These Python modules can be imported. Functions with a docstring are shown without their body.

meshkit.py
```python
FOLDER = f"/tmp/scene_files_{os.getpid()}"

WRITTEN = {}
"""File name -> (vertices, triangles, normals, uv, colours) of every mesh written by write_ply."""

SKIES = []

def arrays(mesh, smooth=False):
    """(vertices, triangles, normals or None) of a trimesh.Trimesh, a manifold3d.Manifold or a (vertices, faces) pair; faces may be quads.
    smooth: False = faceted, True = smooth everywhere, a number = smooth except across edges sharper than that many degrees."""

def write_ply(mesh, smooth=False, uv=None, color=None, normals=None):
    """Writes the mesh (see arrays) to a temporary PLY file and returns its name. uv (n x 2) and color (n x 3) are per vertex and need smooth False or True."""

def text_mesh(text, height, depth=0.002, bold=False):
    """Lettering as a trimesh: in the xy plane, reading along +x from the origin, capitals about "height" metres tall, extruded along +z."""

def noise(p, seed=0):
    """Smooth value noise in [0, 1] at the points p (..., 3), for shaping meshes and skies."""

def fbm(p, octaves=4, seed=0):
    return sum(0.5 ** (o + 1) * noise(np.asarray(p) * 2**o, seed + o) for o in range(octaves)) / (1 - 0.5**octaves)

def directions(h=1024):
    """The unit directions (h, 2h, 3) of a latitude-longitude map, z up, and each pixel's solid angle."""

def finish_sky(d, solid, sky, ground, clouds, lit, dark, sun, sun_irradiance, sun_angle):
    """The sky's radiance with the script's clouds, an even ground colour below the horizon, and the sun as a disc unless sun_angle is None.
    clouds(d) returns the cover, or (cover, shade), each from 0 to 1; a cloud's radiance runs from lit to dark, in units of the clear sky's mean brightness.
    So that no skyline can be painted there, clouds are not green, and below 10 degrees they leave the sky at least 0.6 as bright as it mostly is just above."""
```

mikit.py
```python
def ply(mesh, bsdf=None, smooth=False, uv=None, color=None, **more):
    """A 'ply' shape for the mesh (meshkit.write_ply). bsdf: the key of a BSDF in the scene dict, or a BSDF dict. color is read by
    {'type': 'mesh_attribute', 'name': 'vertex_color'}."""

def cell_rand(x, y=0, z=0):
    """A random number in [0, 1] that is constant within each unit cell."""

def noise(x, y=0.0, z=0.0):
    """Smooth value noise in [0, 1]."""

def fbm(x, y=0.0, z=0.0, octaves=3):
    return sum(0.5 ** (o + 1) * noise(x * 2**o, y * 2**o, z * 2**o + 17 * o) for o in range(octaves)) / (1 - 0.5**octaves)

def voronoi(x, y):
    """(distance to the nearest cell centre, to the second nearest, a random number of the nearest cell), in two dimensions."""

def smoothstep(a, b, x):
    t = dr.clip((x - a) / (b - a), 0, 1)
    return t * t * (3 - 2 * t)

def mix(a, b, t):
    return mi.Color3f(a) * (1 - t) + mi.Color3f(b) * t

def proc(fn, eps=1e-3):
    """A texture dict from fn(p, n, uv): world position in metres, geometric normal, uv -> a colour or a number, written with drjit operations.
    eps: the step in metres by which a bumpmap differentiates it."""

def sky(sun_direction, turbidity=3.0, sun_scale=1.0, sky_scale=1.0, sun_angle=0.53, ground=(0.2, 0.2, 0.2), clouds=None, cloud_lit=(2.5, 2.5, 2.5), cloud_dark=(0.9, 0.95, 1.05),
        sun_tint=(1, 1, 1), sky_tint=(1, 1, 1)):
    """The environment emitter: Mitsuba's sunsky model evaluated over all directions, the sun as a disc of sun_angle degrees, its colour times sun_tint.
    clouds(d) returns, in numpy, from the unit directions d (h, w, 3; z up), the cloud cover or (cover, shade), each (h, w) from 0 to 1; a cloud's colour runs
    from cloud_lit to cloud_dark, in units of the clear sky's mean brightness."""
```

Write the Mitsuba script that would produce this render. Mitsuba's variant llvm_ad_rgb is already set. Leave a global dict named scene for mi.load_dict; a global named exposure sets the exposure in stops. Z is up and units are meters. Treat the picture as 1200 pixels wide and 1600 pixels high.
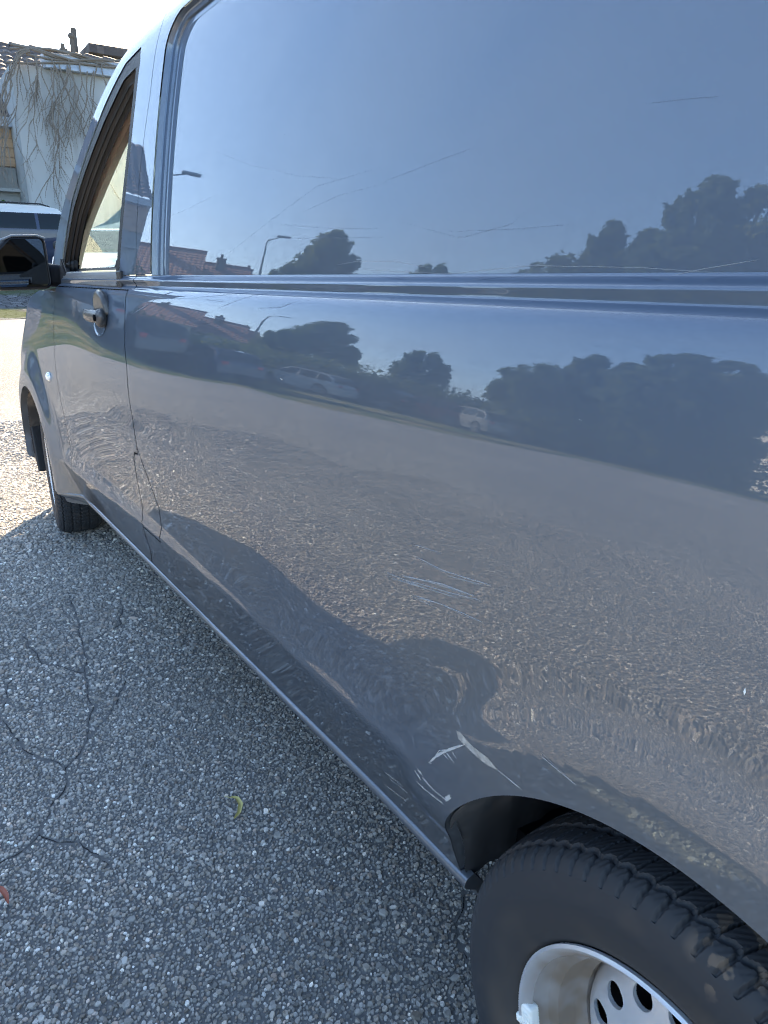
import math, random
import numpy as np, trimesh, shapely, manifold3d as m3
from shapely.geometry import Polygon, Point, box as sbox
from scipy.spatial import cKDTree
import drjit as dr, mitsuba as mi, mikit, meshkit
from mikit import proc, noise, fbm, voronoi, smoothstep, mix, cell_rand

T = mi.ScalarTransform4f
rng = np.random.default_rng(7)
random.seed(7)
scene, labels = {}, {}

# ------------------------------------------------------------------ camera, sky, exposure
PITCH, FPX = math.atan(367 / 1130), 1130.0
YAW = math.atan(785 * math.cos(PITCH) / 1130)
EYE = np.array([0, 0, 1.2])
FWD = np.array([math.sin(YAW) * math.cos(PITCH), math.cos(YAW) * math.cos(PITCH), -math.sin(PITCH)])
scene['camera'] = {'type': 'perspective', 'fov': math.degrees(2 * math.atan(600 / FPX)), 'fov_axis': 'x', 'near_clip': 0.02, 'far_clip': 3000.0,
                   'to_world': T().look_at(origin=EYE.tolist(), target=(EYE + FWD).tolist(), up=[0, 0, 1])}


SUN = np.array([0.665, 1.28, 1.0])


def cirrus(d):
    s = np.maximum(d[..., 2], 0.03)
    q = np.stack([d[..., 0] / s * 0.55 + 0.3 * d[..., 1] / s, d[..., 1] / s * 0.18, d[..., 2] * 0 + 3.1], -1)
    f = meshkit.fbm(q * 1.7, 5, 3)
    g = meshkit.fbm(q * np.array([5.0, 1.2, 1]) + 9, 4, 8)
    c = np.clip((f - 0.42) * 2.2, 0, 1) * (0.35 + 0.65 * g)
    horizon = 0.32 * np.exp(-np.maximum(d[..., 2], 0) / 0.13)
    ang = np.degrees(np.arccos(np.clip(d @ (SUN / np.linalg.norm(SUN)), -1, 1)))
    glow = np.exp(-ang / 17.0)                       # thin veil, brightest round the sun
    return np.clip(0.36 * c + horizon + 0.55 * glow, 0, 0.9), 1 - glow


scene['sky'] = mikit.sky(SUN.tolist(), turbidity=3.2, sky_scale=1.08, sky_tint=(0.99, 1.0, 1.0), clouds=cirrus, cloud_lit=(3.6, 3.7, 3.8), cloud_dark=(1.25, 1.36, 1.52))
exposure = 4.0

# ------------------------------------------------------------------ materials
def two(d): return {'type': 'twosided', 'b': d}
def rgb(*c): return {'type': 'rgb', 'value': list(c)}
def diffuse(name, *c): scene[name] = two({'type': 'diffuse', 'reflectance': rgb(*c)})
def prin(name, c, rough=0.5, metal=0.0, spec=0.5, **k):
    scene[name] = two({'type': 'principled', 'base_color': c if isinstance(c, dict) else rgb(*c), 'roughness': rough, 'metallic': metal, 'specular': spec, **k})


def car_paint(name, c, ior=1.75, flake=0.3, metal=None, peel=True):
    base = {'type': 'blendbsdf', 'weight': flake,
            'a': {'type': 'plastic', 'diffuse_reflectance': c if isinstance(c, dict) else rgb(*c), 'int_ior': ior, 'nonlinear': True},
            'b': {'type': 'roughconductor', 'alpha': 0.35, 'material': 'none', 'specular_reflectance': rgb(*(metal or (0.4, 0.4, 0.4)))}}
    if peel:
        def f(p, n, uv):
            return noise(p.y * 42, p.z * 42, p.x * 42) + 0.30 * noise(p.y * 150, p.z * 150, p.x * 150)
        base = {'type': 'bumpmap', 'arbitrary': proc(f, eps=2e-3), 'scale': 1.1e-5, 'bsdf': base}
    scene[name] = two(base)


def paint_colour(p, n, uv):   # slate blue metallic, with road film low on the body
    dirt = smoothstep(0.62, 0.30, p.z) * (0.35 + 0.65 * fbm(p.y * 9, p.z * 14, 2.0))
    c = mix(mi.Color3f(0.152, 0.202, 0.272), mi.Color3f(0.33, 0.325, 0.31), 0.40 * dirt + 0.16 * smoothstep(1.12, 0.95, p.z) + 0.50 * smoothstep(0.25, 0.8, fbm(p.y * 2.2, p.z * 3.5, 7.0, 4)))
    return c
car_paint('m_paint', proc(paint_colour), ior=1.86, flake=0.14, metal=(0.34, 0.42, 0.54))


def rubber_col(p, n, uv):
    rr = dr.sqrt(dr.square(p.y - 0.297) + dr.square(p.z - 0.308))
    k = (0.25 + 0.75 * smoothstep(0.40, 0.65, fbm(p.y * 9, p.z * 9, p.x * 4, 3))) * smoothstep(0.262, 0.222, rr)
    k = dr.maximum(k, 0.55 * smoothstep(0.50, 0.78, fbm(p.y * 14 + p.z * 9, p.z * 14 - p.y * 9, p.x * 20, 4)))
    f = smoothstep(0.52, 0.60, fbm(p.y * 60, p.z * 60, p.x * 60, 3)) * smoothstep(0.075, 0.03, dr.sqrt(dr.square(p.y - 0.245) + dr.square(p.z - 0.60)) + 0.05 * fbm(p.y * 40, p.z * 40))
    return mix(mix(mi.Color3f(0.024, 0.027, 0.032), mi.Color3f(0.055, 0.048, 0.042), k), mi.Color3f(0.16, 0.12, 0.085), f * 0.6)
prin('m_tyre', proc(rubber_col), 0.62, 0, 0.35)


def rim_col(p, n, uv):
    r = dr.sqrt(dr.square(p.y - 0.297) + dr.square(p.z - 0.308))
    k = smoothstep(0.126, 0.150, r) * smoothstep(0.200, 0.178, r)
    k = k * (0.60 + 0.40 * smoothstep(0.30, 0.70, fbm(p.y * 22, p.z * 22, p.x * 22, 3)))
    return mix(mi.Color3f(0.56, 0.58, 0.61), mi.Color3f(0.27, 0.215, 0.165), k)
prin('m_rim', proc(rim_col), 0.38, 0.45, 0.5)
prin('m_black_plastic', (0.014, 0.015, 0.018), 0.45, 0, 0.35)
prin('m_grey_plastic', (0.10, 0.105, 0.11), 0.42)
prin('m_handle', (0.055, 0.055, 0.056), 0.32)
prin('m_rubber', (0.009, 0.010, 0.012), 0.5, 0, 0.18)
prin('m_dark', (0.007, 0.0075, 0.009), 0.9, 0, 0.05)
def liner_col(p, n, uv):
    return mix(mi.Color3f(0.05, 0.052, 0.055), mi.Color3f(0.26, 0.22, 0.185), smoothstep(0.40, 0.72, fbm(p.y * 11, p.z * 11, p.x * 11)) * smoothstep(0.35, 0.7, p.z))
prin('m_liner', proc(liner_col), 0.85, 0, 0.2)
prin('m_beige', (0.31, 0.26, 0.21), 0.75)
prin('m_white_weight', (0.72, 0.73, 0.68), 0.4)
prin('m_clear_lens', (0.75, 0.76, 0.76), 0.12, 0, 0.8)
prin('m_scratch', (0.33, 0.34, 0.34), 0.7)
prin('m_scuff', proc(lambda p, n, uv: mi.Color3f(0.27, 0.26, 0.24) * (0.5 + fbm(p.y * 160, p.z * 160, 1.0))), 0.85)
prin('m_hair_scratch', (0.13, 0.165, 0.22), 0.5)
prin('m_red', (0.40, 0.03, 0.035), 0.5)
prin('m_lamp_red', (0.45, 0.015, 0.02), 0.15, 0, 0.7)
scene['m_glass'] = {'type': 'thindielectric', 'int_ior': 1.5, 'specular_transmittance': rgb(0.78, 0.92, 0.84)}
scene['m_side_glass'] = {'type': 'thindielectric', 'int_ior': 1.5, 'specular_transmittance': rgb(0.9, 0.94, 0.92)}
scene['m_mirror'] = two({'type': 'conductor', 'material': 'none', 'specular_reflectance': rgb(0.24, 0.26, 0.28)})
scene['m_dark_glass'] = two({'type': 'plastic', 'diffuse_reflectance': rgb(0.008, 0.011, 0.013), 'int_ior': 1.4})
for n_, c_ in (('m_navy', (0.035, 0.055, 0.12)), ('m_white_car', (0.72, 0.74, 0.75)), ('m_red_car', (0.35, 0.02, 0.025)), ('m_black_car', (0.02, 0.022, 0.026)),
               ('m_silver_car', (0.42, 0.44, 0.46)), ('m_blue_car', (0.05, 0.08, 0.16))):
    car_paint(n_, c_, 1.5, 0.03, (0.5, 0.5, 0.5), peel=False)


def asphalt(p, n, uv):
    d, d2, r = voronoi(p.x * 85, p.y * 85)
    big = fbm(p.x * 0.55, p.y * 0.55, 1.0, 4)
    stone = 0.08 + 0.22 * r * r + 0.34 * smoothstep(0.90, 1.0, r)
    g = dr.select(d2 - d > 0.10, stone, 0.07)
    far = smoothstep(6.0, 14.0, dr.abs(p.x) + dr.abs(p.y) * 0.8)
    v = g * (1 - far) + 0.158 * far
    v = v * (0.80 + 0.40 * big)
    warm = mi.Color3f(1.03, 1.0, 0.94)
    return mi.Color3f(v) * warm
prin('m_asphalt', proc(asphalt), 0.85, 0, 0.3)
def bitumen(p, n, uv):
    return mi.Color3f(0.118, 0.116, 0.112) * (0.7 + 0.6 * fbm(p.x * 60, p.y * 60, 0.5)) 
prin('m_bitumen', proc(bitumen), 0.8, 0, 0.35)
prin('m_stone', {'type': 'mesh_attribute', 'name': 'vertex_color'}, 0.55, 0, 0.4)
def grass_c(p, n, uv):
    k = fbm(p.x * 1.3, p.y * 1.3, 0.3, 4)
    return mix(mi.Color3f(0.06, 0.085, 0.03), mi.Color3f(0.17, 0.15, 0.075), smoothstep(0.35, 0.7, k)) * (0.7 + 0.6 * noise(p.x * 14, p.y * 14))
scene['m_grass'] = two({'type': 'diffuse', 'reflectance': proc(grass_c)})
def cobble_c(p, n, uv):
    d, d2, r = voronoi(p.x * 5.5, p.y * 5.5)
    g = smoothstep(0.40, 0.62, fbm(p.x * 0.8, p.y * 0.8, 4.0))
    c = dr.select(d2 - d > 0.14, 0.12 + 0.09 * r, 0.06)
    return mix(mi.Color3f(c), mi.Color3f(0.07, 0.085, 0.035), g * 0.75)
scene['m_cobble'] = two({'type': 'diffuse', 'reflectance': proc(cobble_c)})
def plaster_c(p, n, uv):
    k = fbm(p.x * 0.7, p.y * 0.7, p.z * 0.35, 4)
    s = smoothstep(0.55, 0.8, fbm(p.x * 3.0, p.y * 3.0, p.z * 0.35 + 5, 4))
    return mix(mix(mi.Color3f(0.45, 0.47, 0.47), mi.Color3f(0.36, 0.375, 0.37), k), mi.Color3f(0.26, 0.26, 0.25), s * 0.6)
scene['m_plaster'] = two({'type': 'diffuse', 'reflectance': proc(plaster_c)})
diffuse('m_house_wall', 0.52, 0.48, 0.40)
diffuse('m_house_wall_b', 0.60, 0.58, 0.55)
def tile_c(p, n, uv):
    return mix(mi.Color3f(0.05, 0.036, 0.031), mi.Color3f(0.115, 0.095, 0.085), fbm(p.x * 2.3, p.y * 2.3, p.z * 2.3, 4)) * (0.7 + 0.6 * cell_rand(dr.floor(p.x * 4), dr.floor(p.z * 4)))
prin('m_tile_brown', proc(tile_c), 0.7)
def terra_c(p, n, uv):
    return mix(mi.Color3f(0.17, 0.085, 0.065), mi.Color3f(0.26, 0.15, 0.12), fbm(p.x * 1.3, p.y * 1.3, p.z * 2, 4))
prin('m_terracotta', proc(terra_c), 0.8)
diffuse('m_chimney', 0.13, 0.115, 0.10)
def zinc_c(p, n, uv):
    return mix(mi.Color3f(0.28, 0.32, 0.37), mi.Color3f(0.40, 0.44, 0.48), fbm(p.x * 3, p.y * 3, p.z * 9))
prin('m_zinc', proc(zinc_c), 0.45, 0.3)
def board_c(p, n, uv):
    return mix(mi.Color3f(0.34, 0.22, 0.13), mi.Color3f(0.46, 0.32, 0.20), fbm(p.x * 1.2, p.y * 1.2, p.z * 26, 4))
prin('m_board', proc(board_c), 0.7)
diffuse('m_grey_board', 0.27, 0.28, 0.27)
diffuse('m_stem', 0.20, 0.175, 0.15)
diffuse('m_bark', 0.13, 0.105, 0.08)
diffuse('m_window_dark', 0.03, 0.035, 0.04)
prin('m_steel_pole', (0.22, 0.24, 0.25), 0.5, 0.4)
def leafmat(name, a, b):
    def f(p, n, uv):
        return mix(mi.Color3f(*a), mi.Color3f(*b), fbm(p.x * 1.1, p.y * 1.1, p.z * 1.1, 3))
    scene[name] = {'type': 'twosided', 'b': {'type': 'diffuse', 'reflectance': proc(f)}} if name == 'm_ivy' else {'type': 'principledthin', 'base_color': proc(f), 'roughness': 0.6, 'diff_trans': 0.9, 'spec_trans': 0.0, 'eta': 1.3}
leafmat('m_leaf_dark', (0.065, 0.105, 0.035), (0.18, 0.21, 0.075))
leafmat('m_leaf_mid', (0.10, 0.14, 0.045), (0.22, 0.24, 0.095))
leafmat('m_ivy', (0.035, 0.075, 0.02), (0.07, 0.12, 0.03))
prin('m_leaf_yellow', (0.42, 0.36, 0.12), 0.6)
prin('m_leaf_red', (0.30, 0.085, 0.05), 0.6)

# ------------------------------------------------------------------ helpers
def add(key, mesh, bsdf, smooth=False, **k):
    scene[key] = mikit.ply(mesh, bsdf, smooth, **k)
    return key


def raw(key, V, F, N, bsdf, **k):
    path = meshkit.write_ply((V, F), False, normals=N, **k)
    scene[key] = {'type': 'ply', 'filename': path, 'face_normals': False, 'bsdf': {'type': 'ref', 'id': bsdf}}
    return key


def tag(key, label, cat=None, group=None, kind=None):
    labels[key] = {'label': label}
    if cat: labels[key]['category'] = cat
    if group: labels[key]['group'] = group
    if kind: labels[key]['kind'] = kind


def num(base, i): return base if i == 0 else f'{base}_{i:03d}'
def cat(ms): return trimesh.util.concatenate([m for m in ms])
def tm(man):
    m = man.to_mesh()
    return trimesh.Trimesh(m.vert_properties[:, :3], m.tri_verts, process=False)
def bx(x0, x1, y0, y1, z0, z1):
    m = trimesh.creation.box([x1 - x0, y1 - y0, z1 - z0])
    m.apply_translation([(x0 + x1) / 2, (y0 + y1) / 2, (z0 + z1) / 2])
    return m
def rbox(x0, x1, y0, y1, z0, z1, r=0.01):
    s = m3.Manifold.sphere(r, 12)
    return tm(m3.Manifold.batch_hull([s.translate([x, y, z]) for x in (x0 + r, x1 - r) for y in (y0 + r, y1 - r) for z in (z0 + r, z1 - r)]))


def tube(pts, rad, sides=8, closed=True):
    p = np.asarray(pts, float); n = len(p)
    rad = np.broadcast_to(rad, (n,))
    t = np.gradient(p, axis=0); t /= np.linalg.norm(t, axis=1, keepdims=True) + 1e-12
    ref = np.array([0, 0, 1.0]) if abs(t[:, 2]).mean() < 0.8 else np.array([1.0, 0, 0])
    a = np.cross(t, ref); a /= np.linalg.norm(a, axis=1, keepdims=True) + 1e-12
    b = np.cross(t, a)
    th = np.arange(sides) * 2 * np.pi / sides
    V = (p[:, None] + rad[:, None, None] * (np.cos(th)[None, :, None] * a[:, None] + np.sin(th)[None, :, None] * b[:, None])).reshape(-1, 3)
    i, j = np.meshgrid(np.arange(n - 1), np.arange(sides), indexing='ij')
    q = np.stack([i * sides + j, i * sides + (j + 1) % sides, (i + 1) * sides + (j + 1) % sides, (i + 1) * sides + j], -1).reshape(-1, 4)
    F = np.vstack([q[:, [0, 1, 2]], q[:, [0, 2, 3]]])
    if closed:
        V = np.vstack([V, p[:1], p[-1:]]); k = len(V) - 2
        c = np.arange(sides)
        F = np.vstack([F, np.stack([np.full(sides, k), (c + 1) % sides, c], 1), np.stack([np.full(sides, k + 1), (n - 1) * sides + c, (n - 1) * sides + (c + 1) % sides], 1)])
    return trimesh.Trimesh(V, F, process=False)


def lathe_x(profile, n=96, close=False):
    """profile (x, r) turned about the x axis."""
    pr = np.asarray(profile, float); m = len(pr)
    th = np.arange(n) * 2 * np.pi / n
    V = np.stack([np.broadcast_to(pr[None, :, 0], (n, m)), pr[None, :, 1] * np.cos(th)[:, None], pr[None, :, 1] * np.sin(th)[:, None]], -1).reshape(-1, 3)
    i, j = np.meshgrid(np.arange(n), np.arange(m - 1), indexing='ij')
    q = np.stack([i * m + j, i * m + j + 1, ((i + 1) % n) * m + j + 1, ((i + 1) % n) * m + j], -1).reshape(-1, 4)
    return trimesh.Trimesh(V, np.vstack([q[:, [0, 1, 2]], q[:, [0, 2, 3]]]), process=False)


# ------------------------------------------------------------------ van: the shape of its flank, x = X(y, z)
LOW = np.array([[.20, -8], [.27, -12], [.33, -22], [.556, -20], [.564, 9.5], [.578, 6.3], [.60, 3.2], [.64, .8], [.68, .2], [.74, .2], [.82, 1.6], [.90, 3.4], [1.0, 6.0], [1.06, 7.8], [1.10, 9.8], [1.135, 12.6], [1.155, 18], [1.166, 38], [1.175, 58]])
UPP = np.array([[1.19, 5], [1.3, 7.5], [1.5, 10], [1.70, 13], [1.77, 22], [1.815, 38], [1.855, 60], [1.885, 72]])
def integ(tab, z0, x0):
    z = np.linspace(tab[0, 0], tab[-1, 0], 3000); a = np.tan(np.radians(np.interp(z, tab[:, 0], tab[:, 1])))
    x = np.concatenate([[0], np.cumsum(.5 * (a[1:] + a[:-1]) * np.diff(z))])
    return z, x - np.interp(z0, z, x) + x0
LZ, LX = integ(LOW, 1.16, .545)
UZ, UX = integ(UPP, 1.2, .560)
RA, FA = (0.27, 0.305), (3.72, 0.31)      # rear and front axle (y, z)
def ss(a, b, x):
    t = np.clip((x - a) / (b - a), 0, 1); return t * t * (3 - 2 * t)
DENTS = [(1.02, .80, .055, .0006), (.72, .86, .06, .0005), (1.5, .92, .10, -.0006), (1.30, .78, .05, .0003), (.62, .95, .07, -.0004), (2.25, .86, .07, .0004), (2.7, .72, .09, .0005), (.35, .93, .06, .0004)]
def Xl(y, z):
    y, z = np.asarray(y, float), np.asarray(z, float)
    zz = z + .040 * np.clip(y - .9, 0, 2.1) * (1 - ss(.60, .85, z))
    x = np.interp(zz, LZ, LX)
    r = np.hypot(y - RA[0], z - RA[1])
    w = (1 - ss(.450, .52, r)) * ss(.42, .60, z)
    x = x * (1 - w) + .500 * w
    x = x - .0052 * (1 - np.clip((r - .448) / .09, 0, 1)) ** 1.5 * ss(.36, .60, z)
    r = np.hypot(y - FA[0], z - FA[1])
    w = (1 - ss(.44, .60, r)) * ss(.25, .32, z)
    x = x * (1 - w) + .486 * w
    x = x - .014 * (1 - ss(.43, .58, r))
    x = x + .014 * np.maximum(0, y - 2.2) ** 2 * ss(.75, 1.1, z)
    k = np.clip((z - .35) / .20, 0, 1); m = np.clip((z - .552) / .26, 0, 1)
    # fuller belly towards the door
    x = x + math.tan(math.radians(7.0)) * (.7 * ss(.95, 1.35, y) + .3 * ss(1.3, 1.9, y)) * (1 - ss(2.3, 3.0, y)) * np.where(z < .552, .145 * k, .145 * (1 - m) ** 1.7)
    x = x - .0055 * ss(1.2, 2.0, y) * (1 - ss(2.3, 3.0, y)) * (1 - ss(.94, 1.10, z)) * ss(.80, .92, z)
    for a, b, s, d in DENTS:
        x = x + .65 * d * np.exp(-((y - a) ** 2 + (z - b) ** 2) / (2 * s * s))
    x = x + .55 * (1 - np.sqrt(np.clip(1 - (np.maximum(0, y - 4.0) / .68) ** 2, .02, 1)))
    x = x + .0006 * (meshkit.noise(np.stack([y * 3.1, z * 3.7, y * 0 + .5], -1)) - .5)
    return x
def Xu(y, z):
    y, z = np.asarray(y, float), np.asarray(z, float)
    return np.interp(z, UZ, UX) + .040 * np.maximum(0, y - 2.2) ** 2 + .0008 * (meshkit.noise(np.stack([y * 2.3, z * 2.9, y * 0 + 5.5], -1)) - .5)
CX = 1.43     # the van's middle


def normals_of(X, y, z, e=2e-3):
    n = np.stack([-np.ones_like(y), (X(y + e, z) - X(y - e, z)) / (2 * e), (X(y, z + e) - X(y, z - e)) / (2 * e)], -1)
    return n / np.linalg.norm(n, axis=1, keepdims=True)


def grid2d(poly, h):
    """The polygon cut into cells of a regular grid: (points, triangles)."""
    x0, y0, x1, y1 = poly.bounds
    nx, ny = max(1, int(math.ceil((x1 - x0) / h))), max(1, int(math.ceil((y1 - y0) / h)))
    gx, gy = x0 + np.arange(nx) * h, y0 + np.arange(ny) * h
    bxs = shapely.box(*[a.ravel() for a in (np.repeat(gx, ny), np.tile(gy, nx), np.repeat(gx, ny) + h, np.tile(gy, nx) + h)])
    shapely.prepare(poly)
    inside, touch = shapely.contains_properly(poly, bxs), shapely.intersects(poly, bxs)
    P, Fs, at = [], [], 0
    ii = np.nonzero(inside)[0]
    c = np.stack([np.repeat(gx, ny), np.tile(gy, nx)], 1)[ii]
    P.append((c[:, None] + np.array([[0, 0], [h, 0], [h, h], [0, h]])[None]).reshape(-1, 2))
    q = np.arange(len(ii) * 4).reshape(-1, 4)
    Fs.append(np.vstack([q[:, [0, 1, 2]], q[:, [0, 2, 3]]])); at = len(ii) * 4
    for g in shapely.intersection(poly, bxs[touch & ~inside]):
        for s in getattr(g, 'geoms', [g]):
            if s.geom_type == 'Polygon' and s.area > 1e-9:
                v, f = trimesh.creation.triangulate_polygon(s, engine='earcut')
                P.append(v); Fs.append(f + at); at += len(v)
    P, Fs = np.vstack(P), np.vstack(Fs)
    _, idx, inv = np.unique(np.round(P, 6), axis=0, return_index=True, return_inverse=True)
    P, Fs = P[idx], inv.ravel()[Fs]
    a = P[Fs]
    cr = (a[:, 1, 0] - a[:, 0, 0]) * (a[:, 2, 1] - a[:, 0, 1]) - (a[:, 1, 1] - a[:, 0, 1]) * (a[:, 2, 0] - a[:, 0, 0])
    Fs = Fs[np.abs(cr) > 1e-13]; cr = cr[np.abs(cr) > 1e-13]
    Fs[cr > 0] = Fs[cr > 0][:, ::-1]          # seen from -x
    return P, Fs


def sheet(poly, X, h=0.012, depth=0.018, mirror=False, off=0.0, lip=0.0015):
    """A body panel over the polygon in (y, z), with its edges turned in."""
    P, Fs = grid2d(poly, h)
    y, z = P[:, 0], P[:, 1]
    V = [np.stack([X(y, z) + off, y, z], 1)]; N = [normals_of(X, y, z)]; A = [Fs]; at = len(P)
    for ring in ([] if depth <= 0 else [poly.exterior, *poly.interiors]):
        ring = ring.segmentize(h)
        p = np.array(ring.coords)[:-1]
        if (ring.is_ccw) != (ring is poly.exterior or ring.equals(poly.exterior)): p = p[::-1]
        t = np.roll(p, -1, 0) - np.roll(p, 1, 0); t /= np.linalg.norm(t, axis=1, keepdims=True) + 1e-12
        o = np.stack([t[:, 1], -t[:, 0]], 1)         # outward for ccw
        n0 = normals_of(X, p[:, 0], p[:, 1])
        x = X(p[:, 0], p[:, 1]) + off
        o3 = np.stack([np.zeros(len(p)), o[:, 0], o[:, 1]], 1)
        r0 = np.stack([x, p[:, 0], p[:, 1]], 1)
        r1 = r0 + o3 * lip * .5 + np.array([lip, 0, 0]); r2 = r1 + np.array([depth, 0, 0])
        k = len(p); V += [r0, r1, r1, r2]; nm = n0 + o3; nm /= np.linalg.norm(nm, axis=1, keepdims=True)
        N += [n0, nm, o3, o3]
        i = np.arange(k); j = (i + 1) % k
        for u in (0, 2):
            a, b = at + u * k, at + (u + 1) * k
            A += [np.stack([a + i, b + i, b + j], 1), np.stack([a + i, b + j, a + j], 1)]
        at += 4 * k
    V, N, A = np.vstack(V), np.vstack(N), np.vstack(A)
    # wind each face with its normals
    fn = np.cross(V[A[:, 1]] - V[A[:, 0]], V[A[:, 2]] - V[A[:, 0]])
    bad = (fn * N[A].sum(1)).sum(1) < 0
    A[bad] = A[bad][:, ::-1]
    if mirror:
        V = V * np.array([-1, 1, 1]) + np.array([2 * CX, 0, 0]); N = N * np.array([-1, 1, 1]); A = A[:, ::-1]
    return V, A, N


VAN = 'panel_van'
def panel(part, poly, X, bsdf='m_paint', **k): raw(f'{VAN}__{part}', *sheet(poly, X, **k), bsdf)


tag(VAN, 'slate blue panel van with blank side window, scratched flank and steel wheels', 'van')
arch_r = Point(*RA).buffer(.398, 64)
arch_f = Point(*FA).buffer(.405, 64)
# shut line between front door and side panel, from the waist down: (y, z)
SHUT = [(2.085, 1.20), (2.083, 1.150), (2.055, 1.024), (2.025, .969), (2.008, .842), (1.997, .756), (2.002, .735), (2.030, .733), (2.050, .715), (2.058, .651), (2.064, .504), (2.115, .40), (2.185, .335), (2.19, .20)]
FLAP = [(1.997, .756), (1.93, .68), (1.875, .611), (1.885, .55), (1.898, .505)]
DOORF = [(3.16, 1.20), (3.155, 1.05), (3.13, .924), (3.11, .858), (3.085, .786), (3.03, .663), (2.99, .56), (2.99, .50), (3.00, .42), (3.02, .20)]
ZT, ZB = 1.168, .335
rear_low = Polygon([(-.66, ZT), (2.084, ZT), *SHUT[1:-2], (2.186, ZB), (-.66, ZB)])
flap = Polygon([*FLAP, (2.0639, .505), (2.058, .651), (2.050, .715), (2.030, .733), (2.002, .735)])
rear_low = rear_low.union(sbox(-.66, ZT - .01, 2.083, ZT + .0035))
side = rear_low.difference(arch_r).difference(flap).buffer(-.0030, join_style='mitre')
side = max(getattr(side, 'geoms', [side]), key=lambda g: g.area)
door = Polygon([(2.084, ZT), *SHUT[1:-2], (2.186, ZB), (3.01, ZB), *DOORF[::-1][1:-1], (3.158, ZT)]).difference(arch_f).buffer(-.0030, join_style='mitre')
door = max(getattr(door, 'geoms', [door]), key=lambda g: g.area)
fender = Polygon([(3.158, ZT - .02), *DOORF[1:-1], (3.01, ZB), (3.02, .27), (4.5, .27), (4.5, .86), (4.2, 1.03), (3.9, 1.115), (3.6, ZT - .02)]).difference(arch_f).buffer(-.0030, join_style='mitre')
fender = max(getattr(fender, 'geoms', [fender]), key=lambda g: g.area)
panel('side_panel', side, Xl, h=.010)
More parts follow.
